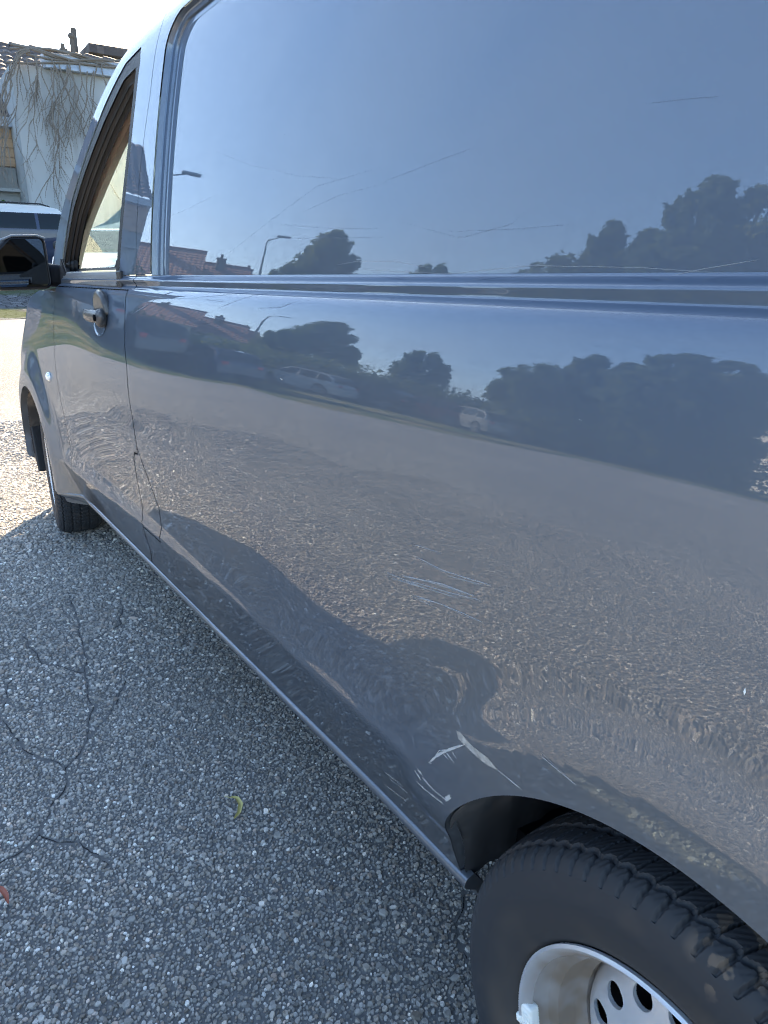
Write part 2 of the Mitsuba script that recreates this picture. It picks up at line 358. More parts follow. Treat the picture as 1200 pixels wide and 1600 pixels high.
# the piece of side panel behind the arch belongs to the same pressing
rear_low2 = rear_low.difference(arch_r).difference(flap).buffer(-.0030, join_style='mitre')
for g in getattr(rear_low2, 'geoms', []):
    if g is not None and g.area < side.area - 1e-6 and g.area > .01:
        panel('rear_corner_panel', g, Xl, h=.02)
panel('fuel_flap', flap.buffer(-.0030, join_style='mitre'), Xl, h=.012)
panel('front_door', door, Xl, h=.010)
panel('front_fender', fender, Xl, h=.012, depth=.03)
# dark shell behind the gaps
shell = Polygon([(-.64, 1.19), (4.0, 1.10), (4.3, .95), (4.45, .30), (-.64, .30)]).difference(Point(*RA).buffer(.402, 32)).difference(Point(*FA).buffer(.410, 32))
panel('inner_body', shell, Xl, 'm_dark', h=.05, depth=0, off=.022)

# sill: rolled flange under the panels
ys = np.linspace(.66, 3.27, 120)
def sill_ring(y):
    z0 = ZB - .004
    x0 = float(Xl(y, ZB)) + .004
    a = np.radians(np.linspace(120, -110, 10))
    pts = [(x0 + .014, z0 + .0005)] + [(x0 + .006 - .010 * math.cos(t - 0), z0 - .014 + .0115 * math.sin(t)) for t in np.radians(np.linspace(75, -80, 9))]
    pts += [(x0 + .020, z0 - .034), (x0 + .030, z0 - .060), (x0 + .060, z0 - .062)]
    return pts
prof = np.array([[(p[0], y, p[1]) for p in sill_ring(y)] for y in ys])
def loft(A, smooth=40, flip=False):
    n, m, _ = A.shape
    i, j = np.meshgrid(np.arange(n - 1), np.arange(m - 1), indexing='ij')
    q = np.stack([i * m + j, i * m + j + 1, (i + 1) * m + j + 1, (i + 1) * m + j], -1).reshape(-1, 4)
    if flip: q = q[:, ::-1]
    return trimesh.Trimesh(A.reshape(-1, 3), np.vstack([q[:, [0, 1, 2]], q[:, [0, 2, 3]]]), process=False)
cap_ = trimesh.Trimesh(prof[0], [[0, k, k + 1] for k in range(1, len(prof[0]) - 1)], process=False)
add(f'{VAN}__sill', cat([loft(prof), cap_]), 'm_paint', 50)

# ---- upper body
WB = 1.204      # foot of the glasshouse
AP = [(1.9, 1.885), (2.1, 1.868), (2.3, 1.825), (2.53, 1.735), (2.9, 1.59), (3.3, 1.445), (3.86, 1.205)]    # roof edge and windscreen pillar
UPSHUT = [(2.034, WB), (2.033, 1.331), (2.028, 1.445), (1.99, 1.625), (1.985, 1.775), (2.02, 1.868)]
win_out = sbox(-.30, WB - .2, 1.905, 1.775).buffer(-.075).buffer(.075, 16)
win_in = sbox(-.26, WB - .2, 1.862, 1.742).buffer(-.055).buffer(.055, 16)
up_side = Polygon([(-.66, WB), *UPSHUT, (1.9, 1.885), (-.66, 1.885)])
frame = up_side.difference(win_out).buffer(-.002, join_style='mitre')
frame = max(getattr(frame, 'geoms', [frame]), key=lambda g: g.area)
raw(f'{VAN}__upper_side_panel', *sheet(frame, Xu, h=.012, lip=.004, depth=.010), 'm_paint')
def ring_loft(pa, pb, oa, ob, X, n=700, steps=(0, .12, .2, .55, .62, .9, 1.0), dips=(0, .5, .62, .68, .9, .97, 1.0)):
    """From outline pa (at depth oa) to outline pb (at depth ob), matched by angle."""
    c = np.array([pa.centroid.x, pa.centroid.y])
    s = np.linspace(0, 1, n, endpoint=False)
    A = np.array([pa.exterior.interpolate(t, True).coords[0] for t in s])
    k = cKDTree(np.array([pb.exterior.interpolate(t, True).coords[0] for t in np.linspace(0, 1, 4000)]))
    B = k.data[k.query(A)[1]]
    rows = []
    for u, d in zip(steps, dips):
        p = A * (1 - u) + B * u
        rows.append(np.stack([X(p[:, 0], p[:, 1]) + oa + (ob - oa) * d, p[:, 0], p[:, 1]], 1))
    R_ = np.stack(rows + [], 0)
    R_ = np.concatenate([R_, R_[:, :1]], 1)
    return R_
RIN = .024
strip = ring_loft(win_out, win_in, .003, RIN + .001, Xu)
m_ = loft(strip)
m_ = m_.slice_plane([0, 0, WB - .004], [0, 0, 1])
add(f'{VAN}__upper_side_panel__window_recess', m_, 'm_paint', 25)
blank = win_in.intersection(sbox(-1, WB, 3, 3))
raw(f'{VAN}__upper_side_panel__blank_window', *sheet(blank, Xu, h=.012, depth=0, off=RIN), 'm_paint')
labels[f'{VAN}__upper_side_panel__blank_window'] = {'label': 'glossy blank window panel pressed into the side, mirroring sky and trees'}

# waist moulding between glasshouse and flank: tilts integrated from the flank up
def waist(y0, y1, top_off, key):
    # top_off: how far the panel above is set in, per y
    tab = [(1.168, 50), (1.1735, 64), (1.1765, 68), (1.178, 24), (1.180, 13), (1.186, 11), (1.1895, 14), (1.192, 48), (1.1965, 70), (1.2005, 58), (1.2045, 20)]
    z = np.array([t[0] for t in tab]); zz = np.linspace(z[0], z[-1], 46); a = np.tan(np.radians(np.interp(zz, z, [t[1] for t in tab])))
    x = np.concatenate([[0], np.cumsum(.5 * (a[1:] + a[:-1]) * np.diff(zz))])
    yy = np.linspace(y0, y1, 90)
    xs, xe = Xl(yy, ZT + 0 * yy) + .0005, Xu(yy, WB + 0 * yy) + top_off(yy)
    A = np.stack([np.stack([xs + x[k] + (xe - xs - x[-1]) * (k / 45.0), yy, 0 * yy + zz[k]], 1) for k in range(46)], 1)
    add(key, loft(A, flip=True), 'm_paint', 70)
waist(-.66, 2.030, lambda y: (RIN + .0005) * (1 - ss(1.855, 1.90, y)), f'{VAN}__side_panel__waist_moulding')
waist(2.036, 3.15, lambda y: 0 * y, f'{VAN}__front_door__waist_moulding')

# front door: window frame, seals, glassless opening
SEAL = [(2.205, WB), (2.165, 1.369), (2.130, 1.524), (2.122, 1.63), (2.122, 1.725), (2.150, 1.768), (2.295, 1.759), (2.505, 1.681), (2.761, 1.57), (2.974, 1.469), (3.20, 1.300), (3.285, WB)]
seal_poly = Polygon(SEAL).buffer(-.012).buffer(.012)
ap_line = shapely.LineString(AP).segmentize(.03)
door_up = Polygon([(3.84, WB), *AP[::-1][1:-1], *UPSHUT[::-1][:-1], (2.034, WB)])
aperture = Polygon([(y, z) for y, z in SEAL]).buffer(-.042).union(Polygon([(2.25, WB - .01), (2.25, 1.3), (3.10, 1.3), (3.215, WB - .01)]))
aperture = aperture.intersection(sbox(2, WB - .01, 4, 2))
df = door_up.difference(seal_poly).buffer(-.002, join_style='mitre')
df = max(getattr(df, 'geoms', [df]), key=lambda g: g.area)
raw(f'{VAN}__front_door__window_frame', *sheet(df, Xu, h=.012, lip=.003), 'm_paint')
seal = seal_poly.buffer(-.001).difference(aperture)
seal = max(getattr(seal, 'geoms', [seal]), key=lambda g: g.area)
raw(f'{VAN}__front_door__window_seal', *sheet(seal, Xu, h=.015, off=.003, lip=.003, depth=.05), 'm_rubber')
# channels of the frame going in: three stepped bands
for k, (i0, o0, o1) in enumerate(((.0, .006, .018), (.008, .018, .030), (.018, .030, .044))):
    pa = aperture.buffer(-.004 - i0); pb = aperture.buffer(-.012 - i0 - .006)
    m_ = loft(ring_loft(pa, pb, o0, o1, Xu, n=260, steps=(0, .3, .6, 1), dips=(0, .5, .8, 1)))
    m_ = m_.slice_plane([0, 0, WB + .004], [0, 0, 1])
    add(f'{VAN}__front_door__' + num('window_channel', k), m_, 'm_rubber' if k != 1 else 'm_black_plastic', 30)
# outer window rail: grey strip under the opening, with black end caps
yy = np.linspace(2.21, 3.16, 50)
def rail(y):
    x = float(Xu(y, WB))
    t = ss(3.16, 2.3, y)
    return [(x + .045, y, WB + .012), (x + .012, y, WB + .016), (x - .002, y, WB + .010), (x - .007, y, WB - .002), (x - .009, y, WB - .022 - .006 * t), (x - .002, y, WB - .026 - .006 * t)]
add(f'{VAN}__front_door__window_rail', loft(np.array([rail(y) for y in yy]), flip=True), 'm_grey_plastic', 35)
xq = float(Xu(2.2, WB))
add(f'{VAN}__front_door__window_rail__end_cap', rbox(xq - .008, xq + .02, 2.165, 2.209, WB - .033, WB + .013, .004), 'm_black_plastic', 40)
# mirror corner of the door
corner = Polygon([(3.20, WB), (3.285, WB), (3.20, 1.315), (3.10, 1.40), (3.07, 1.38)]).buffer(0)
tri = Polygon([(3.10, WB - .028), (3.60, WB - .03), (3.55, WB + .02), (3.29, WB + .03), (3.25, 1.27), (3.10, WB + .01)]).buffer(-.004).buffer(.004)
raw(f'{VAN}__front_door__mirror_base', *sheet(tri, Xu, h=.02, off=-.006, lip=.004), 'm_black_plastic')

# handle: recessed bowl, grip and lock
hy, hz = 2.345, 1.088
def bowl():
    n, m = 40, 10
    A = []
    for k in range(m):
        u = k / (m - 1); rr = 1 - .92 * u
        th = np.linspace(0, 2 * np.pi, n)
        y, z = hy + .088 * rr * np.cos(th) ** 1, hz + .058 * rr * np.sin(th)
        A.append(np.stack([Xl(y, z) - .0015 + .024 * ss(0, .75, u), y, z], 1))
    return loft(np.array(A))
add(f'{VAN}__front_door__handle_bowl', bowl(), 'm_paint', 60)
x0 = float(Xl(hy, hz))
add(f'{VAN}__front_door__handle_shield', tm(m3.Manifold.batch_hull([m3.Manifold.sphere(.012, 16).scale([1, 1, 1]).translate([x0 + .004 - .004 * math.sin(t), hy - .02 + .060 * math.cos(t), hz + .016 + .050 * math.sin(t)]) for t in np.linspace(0, math.pi, 9)])), 'm_handle', 40)
grip = []
for k, t in enumerate(np.linspace(0, 1, 12)):
    y = hy + .105 - .185 * t
    grip.append(m3.Manifold.sphere(1, 16).scale([.010, .012, .019 - .004 * abs(t - .6)]).translate([x0 - .012 - .016 * math.sin(math.pi * min(1, .15 + t * .75)), y, hz + .002]))
hm = m3.Manifold()
for a, b in zip(grip[:-1], grip[1:]): hm = hm + m3.Manifold.batch_hull([a, b])
hm = hm + m3.Manifold.batch_hull([m3.Manifold.sphere(.02, 20).scale([.9, 1, 1.05]).translate([x0 - .014, hy - .065, hz - .002 + s]) for s in (-.006, .006)])
add(f'{VAN}__front_door__handle', tm(hm), 'm_handle', 45)
lk = tm(m3.Manifold.cylinder(.012, .0095, .0095, 24).rotate([0, 90, 0]).scale([1, .7, 1]))
lk.apply_translation([x0 - .036, hy - .068, hz - .001])
add(f'{VAN}__front_door__handle__lock', lk, 'm_dark', 40)

# side repeater on the fender
sr = trimesh.creation.icosphere(3, 1.0); sr.apply_scale([.013, .030, .019]); sr.apply_translation([float(Xl(3.27, .81)) - .001, 3.27, .81])
add(f'{VAN}__front_fender__side_indicator', sr, 'm_clear_lens', True)
labels[f'{VAN}__front_fender__side_indicator'] = {'label': 'small clear oval side indicator lamp'}

# roof
def roof():
    A = []
    for y in np.linspace(-.66, 3.0, 74):
        zt = np.interp(y, [p[0] for p in AP], [p[1] for p in AP]) if y > 1.9 else 1.885
        zt = min(zt, 1.885) - .001
        xl = float(np.interp(zt, UZ, UX)) + .04 * max(0, y - 2.2) ** 2
        if y > 2.62: break
        row = []
        for t in np.linspace(-1, 1, 33):
            row.append((CX + (CX - xl) * t, y + .0 * t, zt + .055 * (1 - abs(t) ** 2.2)))
        A.append(row)
    return loft(np.array(A))
add(f'{VAN}__roof', roof(), 'm_paint', 60)
# windscreen between the pillars, bowed forward
def screen(off, n=28):
    A = []
    for s in np.linspace(0, 1, 20):
        y = 2.60 + (3.82 - 2.60) * s
        z = np.interp(y, [p[0] for p in AP], [p[1] for p in AP]) + off
        xl = float(Xu(y, min(z, 1.85))) + .012
        A.append([(CX + (CX - xl) * t, y + .22 * (1 - t * t), z + .055 * (1 - s) * (1 - abs(t) ** 2.2)) for t in np.linspace(-1, 1, n)])
    return loft(np.array(A))
add(f'{VAN}__windscreen', screen(-.003), 'm_glass', 60)
# hood
def hood():
    A = []
    for y in np.linspace(3.70, 4.60, 28):
        z = np.interp(y, [3.6, 3.9, 4.2, 4.5, 4.6], [1.150, 1.117, 1.033, .866, .80])
        xl = float(Xl(min(y, 4.5), z - .004)) + .006
        bow = .20 * ss(3.7, 4.6, y)
        A.append([(CX + (CX - xl) * t, y + bow * (1 - t * t), z + (.075 + .03 * ss(3.7, 4.5, y)) * (1 - abs(t) ** 2.2)) for t in np.linspace(-1, 1, 31)])
    return loft(np.array(A))
add(f'{VAN}__bonnet', hood(), 'm_paint', 60)
add(f'{VAN}__bonnet__scuttle', loft(np.array([[(x, y, z) for x in np.linspace(.66, 2 * CX - .66, 12)] for y, z in ((3.62, 1.19), (3.95, 1.175))])), 'm_black_plastic', 30)
# front and rear ends
def frontend():
    A = []
    for z in np.linspace(.24, .87, 16):
        b = .05 * math.sin((z - .24) / .69 * math.pi)
        A.append([(CX + (CX - .74) * t, 4.42 + .36 * (1 - abs(t) ** 2.4) + b, z) for t in np.linspace(-1, 1, 25)])
    return loft(np.array(A))
add(f'{VAN}__front_bumper', frontend(), 'm_paint', 60)
add(f'{VAN}__front_bumper__grille', bx(1.0, 1.86, 4.80, 4.84, .62, .78), 'm_black_plastic')
for i, t in enumerate((.80, 2 * CX - .80)):
    e = trimesh.creation.icosphere(3, 1); e.apply_scale([.16, .12, .11]); e.apply_translation([t, 4.42, .82])
    add(f'{VAN}__' + num('headlight', i), e, 'm_clear_lens', True)
def rear_end():
    A = []
    for z in np.linspace(.32, 1.88, 30):
        xl = float(Xl(-.6, z)) if z < ZT else float(Xu(-.6, max(z, 1.2)))
        A.append([(CX + (CX - xl) * t, -.655 - .05 * (1 - abs(t) ** 6), z) for t in np.linspace(-1, 1, 21)])
    return loft(np.array(A), flip=True)
add(f'{VAN}__rear_doors', rear_end(), 'm_paint', 40)
add(f'{VAN}__rear_bumper', rbox(.60, 2 * CX - .60, -.78, -.66, .36, .56, .03), 'm_black_plastic', 40)
# right flank, mirrored and coarser
right_low = Polygon([(-.66, ZT), (3.9, 1.10), (4.2, 1.02), (4.5, .86), (4.5, .27), (-.66, .30)]).difference(arch_r).difference(arch_f)
raw(f'{VAN}__right_side', *sheet(right_low, Xl, h=.05, mirror=True), 'm_paint')
right_win = Polygon([(2.3, 1.25), (3.15, 1.25), (2.74, 1.55), (2.45, 1.69), (2.25, 1.70)])
right_up = Polygon([(3.84, ZT), *AP[::-1][1:], (-.66, 1.885), (-.66, ZT)]).difference(right_win)
raw(f'{VAN}__right_side__upper_panel', *sheet(right_up, Xu, h=.05, mirror=True), 'm_paint')
raw(f'{VAN}__right_side__door_window', *sheet(right_win, Xu, h=.1, mirror=True, depth=0, off=.01), 'm_side_glass')
# underbody, load floor, bulkhead
add(f'{VAN}__floor', bx(.70, 2.16, -.60, 4.35, .30, .36), 'm_dark')
add(f'{VAN}__bulkhead', bx(.74, 2 * CX - .74, 1.92, 1.95, .36, 1.74), 'm_dark')
# cab: dashboard, vent, trims, seat, wheel
def dash():
    pts = [(3.05, .55), (3.02, .95), (3.06, 1.10), (3.16, 1.20), (3.34, 1.235), (3.70, 1.19), (3.80, 1.0), (3.8, .55)]
    m = trimesh.creation.extrude_polygon(Polygon(pts), 2 * CX - 1.40, engine='earcut')
    V = m.vertices[:, [2, 0, 1]].copy(); V[:, 0] += .70
    return trimesh.Trimesh(V, m.faces, process=False)
add(f'{VAN}__dashboard', dash(), 'm_black_plastic', 30)
vt = lathe_x([(0, .028), (-.012, .036), (-.022, .048), (-.022, .056), (-.006, .060), (.02, .060)], 36)
vt.apply_transform(trimesh.transformations.rotation_matrix(-math.pi / 2 + .35, [0, 0, 1]))
vv = vt.copy()
vt.apply_translation([.83, 3.10, 1.215])
add(f'{VAN}__dashboard__air_vent', vt, 'm_black_plastic', 40)
sw = trimesh.creation.torus(.19, .016, 40, 12)
sw.apply_transform(trimesh.transformations.rotation_matrix(math.radians(62), [1, 0, 0])); sw.apply_translation([1.0, 2.90, 1.06])
vs = rbox(-.22, .22, -.012, .012, -.10, .10, .011); vs.apply_transform(trimesh.transformations.rotation_matrix(-.35, [1, 0, 0]))
for i, x in enumerate((1.0, 1.86)):
    v2 = vs.copy(); v2.apply_translation([x, 2.66, 1.625]); add(f'{VAN}__' + num('sun_visor', i), v2, 'm_beige', 40)
add(f'{VAN}__steering_wheel', sw, 'm_black_plastic', True)
def ptrim():
    A = []
    for y in np.linspace(2.36, 3.62, 36):
        z = np.interp(y, [p[0] for p in AP], [p[1] for p in AP])
        A.append([(float(Xu(y, z - b)) + o, y + f, z - b) for o, f, b in ((.016, -.01, .070), (.040, -.02, .112), (.068, -.02, .125), (.100, .0, .108), (.118, .03, .07), (.12, .05, .03))])
    return loft(np.array(A))
add(f'{VAN}__pillar_trim', ptrim(), 'm_beige', 40)
labels[f'{VAN}__pillar_trim'] = {'label': 'beige inner trim of the windscreen pillar'}
hl = roof(); hl.apply_translation([0, 0, -.04])
add(f'{VAN}__headlining', hl.slice_plane([0, 1.95, 0], [0, 1, 0]), 'm_beige', 60)
add(f'{VAN}__seat', cat([rbox(.80, 1.30, 2.20, 2.70, .72, .90, .05), rbox(.80, 1.30, 2.06, 2.22, .85, 1.45, .05), rbox(.92, 1.18, 2.08, 2.18, 1.47, 1.66, .04)]), 'm_dark', 40)
add(f'{VAN}__bench_seat', cat([rbox(1.34, 2.16, 2.20, 2.70, .72, .90, .05), rbox(1.34, 2.16, 2.06, 2.22, .85, 1.45, .05), *[rbox(q, q + .26, 2.08, 2.18, 1.47, 1.66, .04) for q in (1.42, 1.84)]]), 'm_dark', 40)
add(f'{VAN}__seat__belt', tube([(.74, 2.12, 1.45), (.80, 2.30, 1.30), (.86, 2.40, 1.05), (1.05, 2.5, .93)], .02, 6), 'm_red', 60)

# mirror: the head is built facing back, then turned towards the driver
mx0, mx1, my = .335, .580, 3.22
mc = np.array([.44, my + .02, 1.25])
MM = trimesh.transformations.translation_matrix(mc) @ trimesh.transformations.rotation_matrix(math.radians(19), [0, 0, 1]) @ trimesh.transformations.rotation_matrix(math.radians(-1.0), [1, 0, 0]) @ trimesh.transformations.translation_matrix(-mc)
outl = [(mx0 + .040, 1.180), (mx1 - .034, 1.184), (mx1 - .038, 1.326), (mx0 + .100, 1.320), (mx0 + .044, 1.270)]
def hull(r, d, pts, grow=0.0, sc=1.0):
    c = np.mean(pts, 0)
    return [m3.Manifold.sphere(r, 22).translate([c[0] + (x - c[0]) * sc, my + d, c[1] + (z - c[1]) * sc]) for x, z in pts]
MH = m3.Manifold.batch_hull(hull(.030, .030, outl) + hull(.028, .075, outl, sc=.95) + hull(.024, .120, outl, sc=.62))
cut = m3.Manifold.batch_hull([m3.Manifold.cylinder(.05, .0185, .0185, 24).rotate([90, 0, 0]).translate([x, my + .026, z]) for x, z in outl])
m_ = tm(MH - cut); m_.apply_transform(MM)
add(f'{VAN}__wing_mirror', m_, 'm_black_plastic', 40)
labels[f'{VAN}__wing_mirror'] = {'label': 'black driver side wing mirror'}
gm = trimesh.creation.extrude_polygon(shapely.MultiPoint(outl).convex_hull.buffer(.0165), .003, engine='earcut')
gm = trimesh.Trimesh(gm.vertices[:, [0, 2, 1]] + np.array([0, my + .016, 0]), gm.faces[:, ::-1], process=False); gm.apply_transform(MM)
add(f'{VAN}__wing_mirror__mirror_glass', gm, 'm_mirror')
cp = tube([(mx0 + .014, my + .012, 1.20), (mx0 + .016, my + .012, 1.278), (mx0 + .052, my + .012, 1.330), (mx0 + .10, my + .012, 1.349), (mx1 - .05, my + .012, 1.355), (mx1 - .012, my + .016, 1.345)], .005, 8); cp.apply_transform(MM)
add(f'{VAN}__wing_mirror__cap_edge', cp, 'm_silver_car', 60)
add(f'{VAN}__wing_mirror__bracket', tm(m3.Manifold.batch_hull([m3.Manifold.sphere(.028, 16).translate(p) for p in ((mx1 - .05, my + .09, 1.19), (mx1 - .05, my + .09, 1.23), (.655, 3.34, 1.19), (.655, 3.34, 1.215))])), 'm_black_plastic', 40)

# wheels
def tyre(nt, nw, lugs=80):
    prof = np.array([(.024, .194), (.012, .208), (.006, .222), (.002, .240), (.000, .258), (.002, .272), (.005, .284), (.010, .2945), (.017, .3030), (.027, .3095), (.040, .3140), (.065, .3170), (.1025, .3190), (.140, .3170), (.165, .3140), (.178, .3095), (.188, .3030), (.195, .2945), (.200, .284), (.203, .272), (.205, .258), (.203, .240), (.197, .222), (.190, .206), (.182, .194)])
    s = np.concatenate([[0], np.cumsum(np.linalg.norm(np.diff(prof, axis=0), axis=1))]); s /= s[-1]
    a_, b_ = s[np.argmax(prof[:, 1] > .283)], s[len(prof) - 1 - np.argmax(prof[::-1, 1] > .283)]     # most rows over the tread
    ns = nw // 9
    u = np.concatenate([np.linspace(0, a_, ns, endpoint=False), np.linspace(a_, b_, nw - 2 * ns), np.linspace(b_, 1, ns + 1)[1:]])
    from scipy.interpolate import PchipInterpolator
    px, pr = PchipInterpolator(s, prof[:, 0])(u), PchipInterpolator(s, prof[:, 1])(u)
    th = np.arange(nt) * 2 * np.pi / nt
    Tt, Xx = np.meshgrid(th, px, indexing='ij'); Rr = np.broadcast_to(pr, Tt.shape).copy()
    ph = Tt * lugs / (2 * np.pi)
    c = np.abs(Xx - .1025)
    tread = ss(.2860, .2930, Rr)
    g = np.zeros_like(Rr)
    zz = .0026 * (np.abs((ph % 1) - .5) * 4 - 1)
    for gx, gw, k in ((.029, .0034, 1), (.066, .0046, -1), (.1025, .0040, 1), (.139, .0046, 1), (.176, .0034, -1)):
        g = np.maximum(g, 1 - ss(gw * .55, gw, np.abs(Xx - gx - zz * k)))
    lat = (ph + Xx * 12 * np.sign(Xx - .1025) + .5 * (Xx > .1025)) % 1
    d = np.minimum(lat, 1 - lat)
    wid = np.where(c > .0735, .13, .075)
    g = np.maximum(g, (1 - ss(wid * .55, wid, d)) * np.where(c > .0735, 1.0, .8))
    sip = (ph * 5 + 3 * Xx * 20) % 1
    sip = np.minimum(sip, 1 - sip)
    g = np.maximum(g, .16 * (1 - ss(.05, .16, sip)) * (c < .085))
    Rr -= .0062 * g * tread
    # lettering band ribs and bead line on the sidewall
    side_x = .0011 * np.exp(-((Rr - .268) / .0013) ** 2) + .0009 * np.exp(-((Rr - .232) / .0014) ** 2) + .0004 * (np.sin(Rr * 2 * np.pi / .0052) > 0) * (Rr > .214) * (Rr < .228)
    Xx = Xx - side_x * (Xx < .05)
    V = np.stack([Xx, Rr * np.cos(Tt), Rr * np.sin(Tt)], -1).reshape(-1, 3)
    i, j = np.meshgrid(np.arange(nt), np.arange(nw - 1), indexing='ij')
    q = np.stack([i * nw + j, i * nw + j + 1, ((i + 1) % nt) * nw + j + 1, ((i + 1) % nt) * nw + j], -1).reshape(-1, 4)
    return trimesh.Trimesh(V, np.vstack([q[:, [0, 1, 2]], q[:, [0, 2, 3]]]), process=False)
def rim():
    lip = [(.022, .203), (.014, .212), (.010, .218), (.013, .222), (.018, .221), (.022, .216), (.024, .207), (.034, .204), (.046, .198), (.052, .184), (.070, .180), (.082, .176), (.090, .168)]
    barrel = lathe_x(lip + [(.12, .166), (.19, .19), (.196, .207)], 120)
    disc = [(.100, .1675), (.088, .160), (.078, .148), (.071, .130), (.066, .105), (.060, .085), (.052, .070), (.050, .05), (.050, .0)]
    cs = m3.CrossSection([[(r, x) for x, r in disc] + [(r, x + .006) for x, r in disc[::-1]]], m3.FillRule.NonZero)
    man = cs.revolve(96)          # about z; x->radius
    for k in range(14):
        a = 2 * math.pi * k / 14 + .1
        man = man - m3.Manifold.cylinder(.2, .0165, .0165, 28).scale([1.0, 1.0, 1]).translate([.128 * math.cos(a), .128 * math.sin(a), -.02])
    for k in range(5):
        a = 2 * math.pi * k / 5
        man = man + m3.Manifold.cylinder(.018, .011, .010, 6).translate([.058 * math.cos(a), .058 * math.sin(a), .040])
    d = tm(man)
    d = trimesh.Trimesh(d.vertices[:, [2, 1, 0]], d.faces[:, ::-1], process=False)
    hub = lathe_x([(.030, .0), (.030, .030), (.036, .034), (.06, .034)], 40)
    return barrel, d, hub
def wheel(part, x, y, z, nt, nw, steer=0):
    M = trimesh.transformations.translation_matrix([x, y, z]) @ trimesh.transformations.rotation_matrix(steer, [0, 0, 1])
    t = tyre(nt, nw); t.apply_scale([1, .985, .985]); t.apply_transform(M); add(f'{VAN}__{part}__tyre', t, 'm_tyre', 35)
    b, d, h = rim()
    for nme, q in (('rim', b), ('wheel_disc', d), ('hub_cap', h)):
        q.apply_scale([1, .88, .88]); q.apply_transform(M); add(f'{VAN}__{part}__{nme}', q, 'm_rim', 30)
    k = lathe_x([(.11, .0), (.11, .165), (.19, .165), (.19, 0)], 48); k.apply_transform(M)
    add(f'{VAN}__{part}__brake_drum', k, 'm_dark', 30)
wheel('rear_wheel', .524, .297, .308, 1040, 140)
wheel('front_wheel', .512, FA[0], .312, 640, 90, -.10)
# balance weight clipped on the rear rim lip
wt = rbox(-.006, .010, -.026, .026, -.010, .012, .004)
wt = wt.union(rbox(-.012, .002, -.007, .007, .006, .020, .003)) if False else cat([wt, rbox(-.009, .004, -.006, .006, .008, .018, .003), *[bx(-.0075, -.005, a - .002, a + .002, -.006, .004) for a in (-.015, -.007, .001, .009)]])
a_ = math.radians(-11)     # round the wheel from straight ahead
Mw = trimesh.transformations.translation_matrix([.524 + .018, .297 + .1805 * math.cos(a_), .308 + .1805 * math.sin(a_)]) @ trimesh.transformations.rotation_matrix(a_ - math.pi / 2, [1, 0, 0])
wt.apply_transform(Mw)
add(f'{VAN}__rear_wheel__balance_weight', wt, 'm_white_weight', 30)

# wheel housings
def housing(cy, cz, r, x0, x1, bump):
    A = []
    for t in np.linspace(math.radians(2), math.radians(180), 60):
        ye, ze = cy + r * math.cos(t), cz + r * math.sin(t)
        xo = max(x0, float(Xl(ye, ze)) + .008)
        A.append([(x, cy + (r + bump * math.sin(9 * x * 10 + 5 * t)) * math.cos(t), ze) for x in np.linspace(xo, x1, 12)])
    m = loft(np.array(A))
    c = trimesh.creation.cylinder(r, .01, sections=60); c.apply_transform(trimesh.transformations.rotation_matrix(math.pi / 2, [0, 1, 0])); c.apply_translation([x1, cy, cz])
    return cat([m, c.slice_plane([0, 0, cz - .05], [0, 0, 1])])
add(f'{VAN}__rear_wheel_housing', housing(*RA, .402, .500, .84, .003), 'm_liner', 40)
add(f'{VAN}__front_wheel_housing', housing(*FA, .410, .500, .84, .002), 'm_liner', 40)
# front lip of the rear housing, torn felt and the mud flap seen inside
fe = []
for x in np.linspace(.56, .80, 22):
    low = 52 + 9 * meshkit.noise(np.array([x * 22, 1.0, 2.0])) - (14 if .66 < x < .70 else 0)
    fe.append([(x, RA[0] + (.388 - .02 * u) * math.cos(math.radians(low + (100 - low) * u)), RA[1] + (.388 + .004 * math.sin(60 * x)) * math.sin(math.radians(low + (100 - low) * u))) for u in np.linspace(0, 1, 14)])
add(f'{VAN}__rear_wheel_housing__felt_liner', loft(np.array(fe)), 'm_liner', 40)
labels[f'{VAN}__rear_wheel_housing__felt_liner'] = {'label': 'dusty felt liner torn at its lower edge'}
add(f'{VAN}__front_wheel_housing__mud_flap', tm(m3.Manifold.batch_hull([m3.Manifold.sphere(.008, 10).translate(p) for p in ((.52, 4.10, .30), (.52, 4.13, .55), (.80, 4.10, .30), (.80, 4.13, .55), (.52, 4.05, .24), (.78, 4.05, .24))])), 'm_black_plastic', 40)

# scratches and scuffs: thin raised films of torn lacquer that follow the flank
def ribbon(pts, w, X=Xl, off=-.0004, jitter=.15, taper=True, n=None):
    p = np.array(shapely.LineString(pts).segmentize(.006).coords)
    t = np.gradient(p, axis=0); t /= np.linalg.norm(t, axis=1, keepdims=True) + 1e-12
    o = np.stack([-t[:, 1], t[:, 0]], 1)
    s = np.linspace(0, 1, len(p))
    ww = w * (np.minimum(1, np.minimum(s, 1 - s) * 8) * .9 + .1 if taper else 1) * (1 - jitter + 2 * jitter * rng.random(len(p)))
    a, b = p + o * (ww / 2)[:, None], p - o * (ww / 2)[:, None]
    A = np.stack([np.stack([X(q[:, 0], q[:, 1]) + off, q[:, 0], q[:, 1]], 1) for q in (a, b)], 1)
    return loft(A)
from shapely.geometry import MultiPoint

